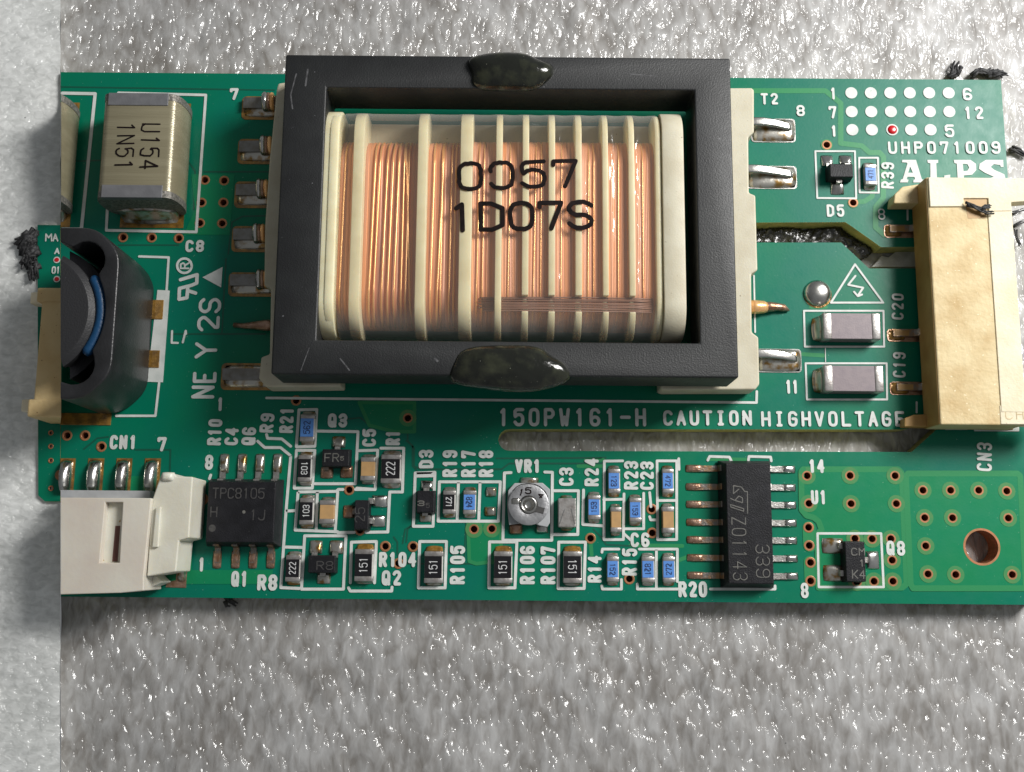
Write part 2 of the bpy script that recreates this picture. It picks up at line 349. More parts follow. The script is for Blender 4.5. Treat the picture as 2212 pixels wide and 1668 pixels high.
def strip(path, wdir, wd, th):
    """flat bar swept along a path; wdir is the direction of its width"""
    P = [Vector(p) for p in path]; n = len(P); wv = Vector(wdir).normalized(); V, F = [], []
    ws = wd if isinstance(wd, (list, tuple)) else [wd]*n
    for i, p in enumerate(P):
        t = (P[min(i+1, n-1)]-P[max(i-1, 0)]).normalized(); nn = t.cross(wv).normalized()
        for a, b in ((-1, -1), (1, -1), (1, 1), (-1, 1)): V.append(tuple(p+wv*a*ws[i]/2+nn*b*th/2))
    for i in range(n-1):
        for j in range(4): F.append((4*i+j, 4*i+(j+1) % 4, 4*i+4+(j+1) % 4, 4*i+4+j))
    F += [(3, 2, 1, 0), (4*n-4, 4*n-3, 4*n-2, 4*n-1)]
    bm = bmesh.new(); vs = [bm.verts.new(p) for p in V]
    for f in F: bm.faces.new([vs[i] for i in f])
    bmesh.ops.recalc_face_normals(bm, faces=bm.faces)
    return bm_vf(bm)
def rounded_bar(*a): return bevelled(strip(*a), 0.12, 3)
def dome(r, h, z=0.05, n=9, lean=(0, 0), rough=0.08, p=3.0):
    """a puddle of solder on a pad"""
    cx, cy, a, b = (r[0]+r[2])/2, (r[1]+r[3])/2, (r[2]-r[0])/2, (r[3]-r[1])/2; V, F = [], []
    for j in range(n):
        for i in range(n):
            u, v = 2*i/(n-1)-1, 2*j/(n-1)-1
            X, Y = u*math.sqrt(1-0.16*v*v), v*math.sqrt(1-0.16*u*u)
            k = max(0, 1-abs(u)**p)*max(0, 1-abs(v)**p)
            zz = z+h*k**0.6*(1+lean[0]*u+lean[1]*v)*(1+random.uniform(-rough, rough))
            V.append((cx+a*X, cy+b*Y, zz))
    for j in range(n-1):
        for i in range(n-1): F.append((j*n+i, j*n+i+1, (j+1)*n+i+1, (j+1)*n+i))
    ring = [i for i in range(n)]+[j*n+n-1 for j in range(1, n)]+[(n-1)*n+i for i in range(n-2, -1, -1)]+[j*n for j in range(n-2, 0, -1)]
    k0 = len(V); V += [(V[i][0], V[i][1], z-0.06) for i in ring]; m_ = len(ring)
    F += [(ring[i], k0+i, k0+(i+1) % m_, ring[(i+1) % m_]) for i in range(m_)]
    F.append(tuple(k0+i for i in range(m_))[::-1])
    return V, F
def fillet(xc, y0, sgn, wd, e, h, axis='y'):
    """concave solder wedge from a chip's end down to its pad"""
    V, F = [], []; N, Mm = 6, 7
    for i in range(N):
        s = i/(N-1); zz = 0.05+(h-0.05)*(1-s)**2.0
        for j in range(Mm):
            t = 2*j/(Mm-1)-1
            V.append((xc+t*wd/2*(1-0.12*s*s), y0+sgn*e*s*(1-0.18*t*t), 0.05+(zz-0.05)*(1-0.35*t*t)*(1+random.uniform(-.05, .05))))
    for i in range(N-1):
        for j in range(Mm-1): F.append((i*Mm+j, i*Mm+j+1, (i+1)*Mm+j+1, (i+1)*Mm+j))
    ring = list(range(Mm))+[i*Mm+Mm-1 for i in range(1, N)]+[(N-1)*Mm+j for j in range(Mm-2, -1, -1)]+[i*Mm for i in range(N-2, 0, -1)]
    k0 = len(V); V += [(V[i][0], V[i][1], 0.0) for i in ring]; m_ = len(ring)
    F += [(ring[i], k0+i, k0+(i+1) % m_, ring[(i+1) % m_]) for i in range(m_)]
    F.append(tuple(k0+i for i in range(m_))[::-1])
    bm = bmesh.new(); vs = [bm.verts.new(p) for p in V]
    for f in F: bm.faces.new([vs[i] for i in f])
    bmesh.ops.recalc_face_normals(bm, faces=bm.faces); V, F = bm_vf(bm)
    if axis == 'x': V = [(y, x, z) for x, y, z in V]; F = [f[::-1] for f in F]
    return V, F
# ------------------------------------------------------------------ stroke lettering
G = {'0': '10 30 41 45 36 16 05 01 10', '1': '15 26 20', '2': '05 16 36 45 44 00 40', '3': '05 16 36 45 44 33 13;33 42 41 30 10 01',
 '4': '30 36 02 42', '5': '46 06 03 14 34 43 41 30 10 01', '6': '45 36 16 05 01 10 30 41 42 33 13 02', '7': '05 06 46 20',
 '8': '13 04 05 16 36 45 44 33 13 02 01 10 30 41 42 33', '9': '01 10 30 41 45 36 16 05 04 13 33 44', 'A': '00 26 40;12 32',
 'C': '45 36 16 05 01 10 30 41', 'D': '00 06 26 45 41 20 00', 'E': '46 06 00 40;03 33', 'F': '46 06 00;03 33',
 'G': '45 36 16 05 01 10 30 41 43 23', 'H': '00 06;40 46;03 43', 'I': '16 36;26 20;10 30', 'J': '46 41 30 10 01', 'K': '00 06;46 02;13 40',
 'L': '06 00 40', 'M': '00 06 23 46 40', 'N': '00 06 40 46', 'O': '10 30 41 45 36 16 05 01 10', 'P': '00 06 36 45 44 33 03',
 'Q': '10 30 41 45 36 16 05 01 10;22 40', 'R': '00 06 36 45 44 33 03;23 40', 'S': '45 36 16 05 04 13 33 42 41 30 10 01', 'T': '06 46;26 20',
 'U': '06 01 10 30 41 46', 'V': '06 20 46', 'W': '06 10 23 30 46', 'X': '00 46;06 40', 'Y': '06 23 46;23 20', 'Z': '06 46 00 40', '-': '03 43', ' ': '', ')': '04 05 16 36 45 41 30 10 01',
 'u': '06 00;01 10 30 41 46', 'm': '00 06 23 46 40'}
def strokes(polys, wd, z, wob=0.0):
    """flat print: each stroke a ribbon with round ends, every piece a hair above the one before"""
    V, F = [], []; k = 0; r = wd/2; N = 10
    for pl in polys:
        if wob: pl = [(x+random.uniform(-wob, wob), y+random.uniform(-wob, wob)) for x, y in pl]
        for i, p in enumerate(pl):
            if i:
                a = pl[i-1]; d = math.hypot(p[0]-a[0], p[1]-a[1])
                if d > 1e-6:
                    nx, ny = -(p[1]-a[1])/d*r, (p[0]-a[0])/d*r; n = len(V); zz = z+k*0.0006; k += 1
                    V += [(a[0]-nx, a[1]-ny, zz), (p[0]-nx, p[1]-ny, zz), (p[0]+nx, p[1]+ny, zz), (a[0]+nx, a[1]+ny, zz)]; F.append((n, n+1, n+2, n+3))
            n = len(V); zz = z+k*0.0006; k += 1
            V += [(x, y, zz) for x, y in circle(p, r, N)]; F.append(tuple(range(n, n+N)))
        k = k % 60
    return V, F
def soft(pts, it=1, c=0.22):
    for _ in range(it):
        closed = math.dist(pts[0], pts[-1]) < 1e-6
        o_ = [] if closed else [pts[0]]; n = len(pts)
        for i in range(n-1):
            a, b = pts[i], pts[i+1]
            if closed or i > 0: o_.append((a[0]+(b[0]-a[0])*c, a[1]+(b[1]-a[1])*c))
            if closed or i < n-2: o_.append((a[0]+(b[0]-a[0])*(1-c), a[1]+(b[1]-a[1])*(1-c)))
        o_.append(o_[0] if closed else pts[-1]); pts = o_
    return pts
ROUND = set('0236895CGJOQSU)')
def glyphs(s, p0, p1, h, fill=0.66, it=1):
    d = Vector((p1[0]-p0[0], p1[1]-p0[1])); L_ = d.length; d.normalize(); up = Vector((-d.y, d.x)); n = len(s)
    gap = (1-fill)/fill; gw = L_/(n+(n-1)*gap) if n > 1 else L_
    out = []
    for i, c in enumerate(s):
        x0 = i*gw*(1+gap)
        for st in G[c].split(';'):
            if not st: continue
            pts = []
            for ab in st.split():
                X, Y = x0+int(ab[0])/4*gw, int(ab[1])/6*h; pts.append((p0[0]+d.x*X+up.x*Y, p0[1]+d.y*X+up.y*Y))
            out.append(soft(pts, it) if c in ROUND and len(pts) > 2 else pts)
    return out
def text(s, t, a, b, h, wpx, parent, z=0.05, material='silk', name='silkscreen_text', fill=0.50, wob=0.0, pz=None):
    pz = z if pz is None else pz
    wd = W(t, wpx); r = wd/2
    p0, p1 = U(t, *a, pz), U(t, *b, pz); d = Vector((p1[0]-p0[0], p1[1]-p0[1])).normalized(); up = Vector((-d.y, d.x))
    p0 = (p0[0]+d.x*r+up.x*r, p0[1]+d.y*r+up.y*r); p1 = (p1[0]-d.x*r+up.x*r, p1[1]-d.y*r+up.y*r)
    return obj(name, strokes(glyphs(s, p0, p1, W(t, h)*(1-pz/77)-wd, fill), wd, z, wob), material, parent)
# ------------------------------------------------------------------ setting: the foam
def lerp_grid(nx, ny, cx, cy, rng):
    gx, gy = np.linspace(0, cx-1.001, nx), np.linspace(0, cy-1.001, ny); g = rng.standard_normal((cy+1, cx+1))
    ix, iy = gx.astype(int), gy.astype(int); fx, fy = gx-ix, gy-iy; fx, fy = fx*fx*(3-2*fx), fy*fy*(3-2*fy)
    a = g[np.ix_(iy, ix)]; b = g[np.ix_(iy, ix+1)]; c = g[np.ix_(iy+1, ix)]; d = g[np.ix_(iy+1, ix+1)]
    return (a*(1-fx)+b*fx)*(1-fy)[:, None]+(c*(1-fx)+d*fx)*fy[:, None]
FZ = -BT
FZL = -0.25  # left strip raised clear of the board's cast shadow
sA, sB = U('D', 131, -400, FZ), U('D', 131, 2100, FZ)
def seam_x(y): return sA[0]+(sB[0]-sA[0])*(y-sA[1])/(sB[1]-sA[1])
def foam(name, left, material, seed, cells):
    rng = np.random.default_rng(seed); nx, ny = (150, 560) if left else (540, 560)
    ys = np.linspace(-80, 92, ny); s = np.linspace(0, 1, nx)
    tA, tB = U('D', 131, -400, FZL), U('D', 131, 2100, FZL)
    sx_ = np.array([(tA[0]+(tB[0]-tA[0])*(y-tA[1])/(tB[1]-tA[1])) if left else seam_x(y) for y in ys])
    X = ((-100)+(sx_[:, None]+100-0.04)*s[None, :]) if left else (sx_[:, None]+(105-sx_[:, None])*s[None, :])
    Y = np.repeat(ys[:, None], nx, 1)
    f = 0.25 if left else 1.0
    Z = 0.05*lerp_grid(nx, ny, max(3, int(cells[0]*f)), cells[1], rng)+0.03*lerp_grid(nx, ny, max(3, int(cells[0]*2.3*f)), int(cells[1]*2.3), rng)
    Z = np.clip(Z, -0.3, 0.3)
    if not left:                 # the board's weight presses the foam flat under it
        inside = (X > seam_x(0)-1) & (X < 37) & (Y > -15.2) & (Y < 23.6); Z = np.where(inside, np.minimum(Z, 0.08), Z)
    z0_ = FZL if left else FZ
    V = np.stack([X, Y, z0_+Z], -1).reshape(-1, 3)
    i = np.arange(nx*ny).reshape(ny, nx)
    Fq = np.stack([i[:-1, :-1], i[:-1, 1:], i[1:, 1:], i[1:, :-1]], -1).reshape(-1, 4)
    # skirt and underside so that the sheet has its own thickness
    ring = np.concatenate([i[0, :], i[1:, -1], i[-1, -2::-1], i[-2:0:-1, 0]])
    low = V[ring].copy(); low[:, 2] = FZ-3.0; n0 = len(V); m_ = len(ring)
    if left:                     # its cut side leans, so that both sheets meet along one line
        k0 = nx-1; low[k0:k0+ny, 0] += (np.array([seam_x(y) for y in ys])-sx_)*((3.0+FZL-FZ)/(FZL-FZ))
    faces = Fq.tolist()+[(int(ring[k]), n0+k, n0+(k+1) % m_, int(ring[(k+1) % m_])) for k in range(m_)]
    o = obj(name, (np.vstack([V, low]).tolist(), faces), material, None, smooth=True, angle=60)
    return tag(o, kind='structure')
tag(foam('foam_sheet', False, 'foam', 3, (80, 72)), label='grey crinkled packing foam sheet under the circuit board')
tag(foam('foam_sheet', True, 'foam2', 5, (120, 136)), label='packing foam strip along the left edge, brighter light put into its colour')
# ------------------------------------------------------------------ circuit board
def thing(name, label, cat, org, group=None):
    o = bpy.data.objects.new(name, None); COL.objects.link(o); o.empty_display_size = 0.004
    ORG[o] = Vector(org); o.location = (Vector(org)+Vector((0, 0, BT)))*S
    return tag(o, label, cat, group)
PCB = thing('circuit_board', 'long green circuit board with a black framed copper transformer, lying across the foam', 'circuit board', (0, 3, -1.6))
TH = 1.6
s0, s1 = U('D', 131, 157), U('D', 131, 1292)
ytop, ybot = (U('D', 1150, 164.5)[1], U('D', 1150, 1297.5)[1])
xr = U('D', 2187, 520)[0]
outline = [U('D', 131, 157), (U('D', 131, 157)[0], ytop), (xr, ytop), (xr, ybot), U('D', 131, 1292)]
outline = [(s0[0], ytop), (xr, ytop), (xr, ybot), (s1[0], ybot)]
slotA = UL('D', [(1600, 481), (1826, 480), (1841, 490), (1903, 534), (2080, 533), (2080, 580), (1877, 580), (1817, 524), (1600, 524)])
slotB = [U('D', 1076.7+23.3*(1-math.sin(math.pi*i/8)), 950.6-23.3*math.cos(math.pi*i/8)) for i in range(9)][::-1]
slotB = slotB+UL('D', [(1948, 928), (1962, 926), (2013, 876), (2075, 872), (2075, 905), (2027, 924), (1969, 976.5), (1130, 974)])
hole = circle(U('r3', 1880, 1080), W('r3', 131), 40)
VIAS = [('z1', [(1607, 970), (1758, 975), (1580, 1147), (1752, 1147), (1567, 1308), (1742, 1310), (965, 1420), (1190, 1422), (1402, 1427)]),
 ('z3', [(497, 300), (630, 300), (750, 382), (1495, 770)]), ('z6', [(357, 1477), (1300, 1625)]),
 ('r4', [(1240, 748), (1325, 1065), (1525, 1193), (1743, 1195), (1628, 1328)]), ('r5', [(622, 1058), (762, 1055), (1540, 1130)]),
 ('r6', [(688, 900), (692, 1088), (512, 1450)]),
 ('r3', [(510, 523), (525, 740), (522, 928), (527, 1070), (537, 1203), (538, 1348), (847, 522), (1200, 523), (855, 742), (1210, 742), (885, 1015),
         (1020, 1018), (1167, 1017), (1177, 1185), (1183, 1350), (1035, 1350), (900, 1355), (1418, 637), (1635, 637), (1855, 637), (2075, 643),
         (1432, 852), (1650, 853), (2087, 855), (1440, 1073), (1458, 1293), (1675, 1298), (2118, 1298)]), ('r1', [(665, 695), (872, 1148)])]
via_xy = [U(t, x, y) for t, l in VIAS for x, y in l]
VR = 0.25
bv = filled(outline, [slotA, slotB, hole]+[circle(c, VR, 14) for c in via_xy], -TH, 0)
lam = obj('laminate', bv, 'mask', PCB)
lam.data.materials.append(MT['edge'])
for p in lam.data.polygons:
    if abs(p.normal.z) < 0.5: p.material_index = 1
# copper areas under the solder mask stand a few hundredths proud
def pourpoly(t, pts, rim=0.16, name='copper_area'):
    P = UL(t, pts)
    hs = [circle(c, VR+0.005, 14) for c in via_xy if inside(c, P, 0.28)]
    if inside(U('r3', 1880, 1080), P, 0.5): hs.append(circle(U('r3', 1880, 1080), W('r3', 132), 40))
    o = obj(name, filled(P, hs, -0.02, 0.028), 'pour', PCB)
    if rim:
        obj('copper_rim', ribbon(P+[P[0]], rim*2.6, 0.0300), 'pour_rim', o)
        for c in via_xy:
            if inside(c, P, 0.28): obj('thin_mask_ring', filled(circle(c, 0.62, 24), [circle(c, VR+0.01, 14)], 0.02, 0.044), 'halo', o)
    return o
def inside(c, P, mrg):
    w_ = False
    for i in range(len(P)):
        a, b = P[i-1], P[i]
        if (a[1] > c[1]) != (b[1] > c[1]) and c[0] < (b[0]-a[0])*(c[1]-a[1])/(b[1]-a[1])+a[0]: w_ = not w_
        ex, ey = b[0]-a[0], b[1]-a[1]; L2 = ex*ex+ey*ey or 1e-9
        s_ = max(0, min(1, ((c[0]-a[0])*ex+(c[1]-a[1])*ey)/L2))
        if math.hypot(c[0]-a[0]-s_*ex, c[1]-a[1]-s_*ey) < mrg: return False
    return w_
def ribbon(pl, wd, z): return strokes([pl], wd, z)
def trace(t, pts, wpx, material='moat', name='trace', z=0.012):
    return obj(name, ribbon(UL(t, pts), W(t, wpx), z), material, PCB)
pourpoly('r3', [(480, 472), (1225, 472), (1252, 500), (1290, 1370), (1255, 1400), (600, 1400), (590, 980), (625, 945), (600, 880), (560, 850), (505, 835), (468, 790), (465, 490)])
pourpoly('r3', [(1300, 505), (2160, 505), (2182, 525), (2225, 1405), (1340, 1405), (1322, 1370), (1285, 530)])
for a in ((478, 580, 880, 1120), (488, 585, 1150, 1395)):
    P = rrect(RC('r3', a[0], a[2], a[1], a[3]), 1.6)
    o = obj('copper_area', filled(P, [circle(c, VR+0.005, 14) for c in via_xy if inside(c, P, 0.27)], -0.02, 0.028), 'pour_rim', PCB)
pourpoly('r4', [(0, 1130), (90, 1130), (105, 700), (40, 700), (30, 640), (-560, 640), (-560, 1490), (620, 1490), (640, 1380), (0, 1380)], rim=0)
pourpoly('r5', [(575, 1010), (835, 1010), (835, 1320), (720, 1320), (640, 1330), (585, 1310)], rim=0.1)
pourpoly('z1', [(1500, 925), (1840, 925), (1800, 1400), (1440, 1400), (1530, 1200)], rim=0.0)
pourpoly('r4', [(1320, 60), (1755, 60), (1755, 290), (1600, 290), (1400, 240)], rim=0.1)
trace('r1', [(92, 270), (655, 270), (775, 368), (775, 682), (940, 702), (1000, 755), (1080, 755), (1110, 790), (1108, 1110), (1050, 1182), (1048, 1340), (1115, 1400)], 44, 'pour_rim')
trace('r1', [(915, 1140), (960, 1138), (1020, 1100), (1025, 1060)], 40, 'pour_rim')
for t, p in (('z1', [(480, 240), (2150, 265)]), ('z1', [(590, 822), (800, 815)]), ('z1', [(1600, 905), (2120, 905)]), ('z1', [(1480, 830), (1530, 900), (1520, 1200)]),
             ('z1', [(930, 1480), (1400, 1480)]), ('z1', [(2080, 1250), (1900, 1255), (1820, 1300), (1790, 1548)]),
             ('z2', [(1260, 905), (1960, 905)]), ('z2', [(1670, 350), (1640, 900)]), ('z3', [(620, 400), (720, 320), (800, 310)]), ('z3', [(1000, 405), (1260, 405), (1255, 590)]),
             ('z3', [(1430, 690), (1520, 690)]), ('r5', [(560, 1000), (545, 1330), (740, 1330)]), ('r4', [(1230, 190), (1330, 180), (1400, 240), (1420, 330)]),
             ('r4', [(1690, 360), (1740, 400), (1740, 560), (1778, 600)]), ('r4', [(1690, 1160), (1700, 1060), (1778, 1000)]), ('r4', [(1590, 1120), (1620, 1160), (1620, 1260)]),
             ('r5', [(100, 300), (100, 360), (150, 420), (150, 560), (200, 585), (840, 585), (900, 540), (1640, 540)]), ('r5', [(800, 500), (1660, 495)]), ('r5', [(60, 1170), (80, 1060), (140, 1020)]),
             ('r5', [(90, 1330), (560, 1330)]), ('r6', [(230, 1060), (290, 1120), (330, 1180), (520, 1190)])):
    trace(t, p, 13, 'moat')
for t, p in (('r6', [(208, 1175), (215, 1260)]), ('r6', [(110, 560), (300, 560)]), ('r6', [(520, 1185), (930, 1190)]), ('r6', [(910, 1300), (960, 1280)]), ('r6', [(1130, 505), (1440, 510)]),
             ('r5', [(1500, 515), (1640, 510)]), ('r2', [(510, 600), (620, 600)]), ('r2', [(450, 950), (610, 960)])):
    trace(t, p, 30, 'pour_rim')
for t, x, y, wpx, m_ in (('r6', 205, 1130, 88, 'pour_rim'), ('z3', 1495, 770, 90, 'ring'), ('r1', 872, 1148, 90, 'pour_rim'), ('r1', 665, 695, 98, 'pour_rim')):
    c = min(via_xy, key=lambda p: math.dist(p, U(t, x, y)))
    obj('copper_area', filled(circle(c, W(t, wpx)/2, 24), [circle(c, VR+0.01, 14)], -0.02, 0.032), m_, PCB)
# vias: one shared mesh
def via_mesh(rin, rout, dep):
    n = 14; V = []; F = []
    for r_, z in ((rout, 0.034), (rout*0.92, 0.046), (rin+0.02, 0.046), (rin, 0.03), (rin*0.98, -dep)): V += [(x, y, z) for x, y in circle((0, 0), r_, n)]
    for k in range(4):
        for i in range(n): F.append((k*n+i, k*n+(i+1) % n, (k+1)*n+(i+1) % n, (k+1)*n+i))
    F.append(tuple(range(4*n, 5*n)))
    me = bpy.data.meshes.new('via'); me.from_pydata([(x*S, y*S, z*S) for x, y, z in V], [], F)
    me.materials.append(MT['ring']); me.materials.append(MT['barrel'])
    for p in me.polygons:
        if p.index >= 3*n: p.material_index = 1
    me.update(); return me
vme = via_mesh(VR*0.96, 0.385, 1.5)
for i, c in enumerate(via_xy): put('via', vme, PCB, (c[0], c[1], 0))
hc = U('r3', 1880, 1080); hr = W('r3', 131)
obj('hole_plating', filled(circle(hc, hr+0.10, 40), [circle(hc, hr-0.05, 40)], -TH+0.02, 0.036), 'ring', PCB)
# ------------------------------------------------------------------ white print
SILK = [('z1', 25, [[(930, 288), (1615, 305), (1540, 1378), (835, 1365), (846, 1150)]]), ('z1', 30, [[(490, 290), (748, 295), (640, 1355), (490, 1355)]]),
 ('z2', 20, [[(1030, 333), (1248, 340), (1233, 580)], [(1178, 1262), (1150, 1510), (860, 1510)]]),
 ('D', 6, [[(576, 860), (1634, 870), (1634.5, 846)]]), ('D', 4, [[(1628.5, 596), (1631, 718)]]),
 ('r4', 25, [[(845, 118), (985, 115), (970, 405), (825, 410), (845, 118)], [(825, 437), (970, 437), (950, 735), (808, 735), (825, 437)], [(985, 285), (1310, 290), (1290, 700), (970, 700)],
             [(1310, 440), (1465, 435), (1445, 745), (1300, 735)], [(1490, 420), (1670, 420), (1660, 765), (1560, 765), (1545, 1080), (1372, 1082)], [(1280, 1083), (1150, 1085)], [(838, 765), (1140, 760), (1155, 745), (1192, 745)], [(1290, 745), (1445, 745)],
             [(838, 765), (815, 1065), (1150, 1078)], [(990, 765), (980, 1065)], [(1150, 765), (1130, 1080)], [(890, 1110), (1215, 1110), (1195, 1530), (865, 1530), (890, 1110)],
             [(780, 480), (742, 930), (702, 1518), (850, 1525)], [(780, 480), (700, 415), (575, 415), (520, 365)], [(742, 915), (820, 912)], [(722, 1198), (880, 1202)],
             [(590, 312), (597, 342), (710, 347), (780, 405)], [(1250, 1480), (1258, 1160), (1455, 1155), (1440, 1480)], [(1235, 1520), (1250, 1545), (1575, 1545), (1578, 1515)], [(150, 632), (140, 660)]]),
 ('r5', 25, [[(160, 615), (315, 610), (300, 1035), (145, 1035), (160, 615)], [(350, 685), (830, 685), (815, 995), (340, 995), (350, 685)], [(500, 690), (490, 990)], [(670, 690), (660, 990)],
             [(915, 612), (862, 615), (850, 1145), (1235, 1145), (1240, 610), (1180, 608)], [(1245, 755), (1445, 755), (1440, 1100), (1238, 1100)], [(1485, 750), (1480, 1020), (1640, 1032)],
             [(195, 1155), (405, 1155), (395, 1520), (185, 1520), (195, 1155)], [(745, 1158), (960, 1158), (945, 1520), (740, 1520), (745, 1158)], [(1290, 1160), (1500, 1160), (1490, 1525), (1285, 1525), (1290, 1160)]]),
 ('r5', 45, [[(170, 630), (305, 628)]]),
 ('r6', 23, [[(460, 520), (315, 522), (312, 1140), (465, 1140), (470, 780)], [(310, 825), (470, 822)], [(625, 775), (625, 1055), (475, 1055)], [(465, 1090), (525, 1145)],
             [(730, 520), (885, 520), (885, 1140), (735, 1140), (730, 520)], [(735, 832), (885, 832)], [(672, 770), (682, 880)], [(672, 960), (680, 985), (730, 985)],
             [(430, 1215), (300, 1215), (296, 1240)], [(295, 1505), (300, 1530), (450, 1530), (450, 1455)], [(590, 1215), (890, 1215), (890, 1470)], [(725, 1220), (725, 1530)], [(575, 1490), (575, 1530), (895, 1530)],
             [(1130, 515), (1145, 485), (1300, 490), (1315, 520)], [(1450, 515), (1455, 485), (1625, 490), (1630, 520)], [(1150, 1530), (1660, 1530), (1660, 1505)]]),
 ('r3', 20, [[(592, 975), (1090, 975), (1110, 1395), (602, 1395), (592, 975)]]),
 ('r1', 17, [[(575, 745), (885, 745), (895, 1115), (590, 1112), (575, 745)], [(918, 797), (1065, 797), (1072, 1070), (922, 1068), (918, 797)]]),
 ('r2', 16, [[(458, 630), (1045, 630), (1050, 895), (465, 895), (458, 630)], [(470, 1018), (1068, 1018), (1072, 1285), (480, 1285), (470, 1018)],
             [(1290, 1305), (1290, 1380)]]),
 ('r2', 6, [[(615, 905), (618, 1015)]]),
 ('e', 28, [[(490, 680), (492, 870)]]), ('f', 28, [[(1090, 1092), (1390, 1092)]])]
for t, wpx, pls in SILK:
    for pl in pls: obj('silkscreen_outline', strokes([UL(t, pl)], W(t, wpx)*0.9, 0.048), 'silk', PCB)
o = obj('warning_triangle', strokes([UL('r2', [(835, 287), (657, 570), (1043, 570), (835, 287)])], W('r2', 15), 0.05), 'silk', PCB, label='white high voltage triangle with lightning bolt printed on the board')
obj('lightning_bolt', strokes([UL('r2', [(838, 372), (785, 438), (895, 460), (858, 515)]), UL('r2', [(828, 490), (856, 522), (886, 510)])], W('r2', 15), 0.05), 'silk', o)
def flat(t, pts, name, material='silk', z=0.046, holes=(), parent=None):
    return obj(name, filled(UL(t, pts), [UL(t, h) for h in holes], z-0.03, z), material, parent or PCB)
flat('z2', [(1165, 580), (1255, 585), (1205, 1262), (1088, 1258)], 'silkscreen_block')
flat('k', [(820, 720), (1315, 465), (1280, 970)], 'silkscreen_triangle')
flat('f', [(1480, 1062), (2140, 1045), (2140, 1125), (1500, 1122)], 'silkscreen_block')
lg = flat('e', [(425, 100), (600, 100), (675, 350), (695, 355), (690, 390), (565, 390), (570, 355), (590, 350), (580, 318), (490, 318), (482, 350), (505, 355), (495, 390), (395, 390), (405, 355), (430, 345), (490, 150), (480, 135), (420, 130)],
     'maker_lettering', holes=[[(525, 185), (560, 265), (500, 265)]])
flat('e', [(745, 100), (885, 100), (885, 135), (860, 145), (870, 345), (960, 345), (965, 300), (1040, 290), (1040, 395), (760, 395), (760, 360), (785, 350), (785, 145), (750, 135)], 'maker_lettering')
flat('e', [(1085, 100), (1300, 100), (1370, 150), (1375, 230), (1320, 290), (1215, 300), (1215, 395), (1100, 395), (1110, 360), (1135, 350), (1125, 150), (1095, 140)], 'maker_lettering',
     holes=[[(1200, 150), (1260, 155), (1285, 200), (1260, 240), (1212, 245)]])
flat('e', [(1720, 100), (1500, 100), (1418, 150), (1410, 215), (1480, 262), (1600, 318), (1520, 345), (1520, 395), (1700, 395), (1750, 340), (1735, 285), (1600, 225), (1560, 190), (1600, 155), (1680, 165), (1690, 190), (1725, 190)], 'maker_lettering')
o = obj('recognition_mark', strokes([UL('k', [(280, 780), (690, 655), (680, 865), (560, 915), (255, 995), (245, 1262), (440, 1225), (462, 960)]), UL('k', [(480, 1055), (655, 1110)])], W('k', 88), 0.05), 'silk', PCB,
        label='white backwards R and U recognition mark with circled R, printed sideways')
obj('registered_mark', strokes([UL('k', [(378+178*math.cos(a*math.pi/12), 437+178*math.sin(a*math.pi/12)) for a in range(25)])], W('k', 62), 0.05), 'silk', o)
obj('registered_letter', strokes([UL('k', [(480, 500), (285, 500), (285, 400), (345, 370), (385, 400), (390, 495)]), UL('k', [(395, 430), (485, 370)])], W('k', 44), 0.05), 'silk', o)
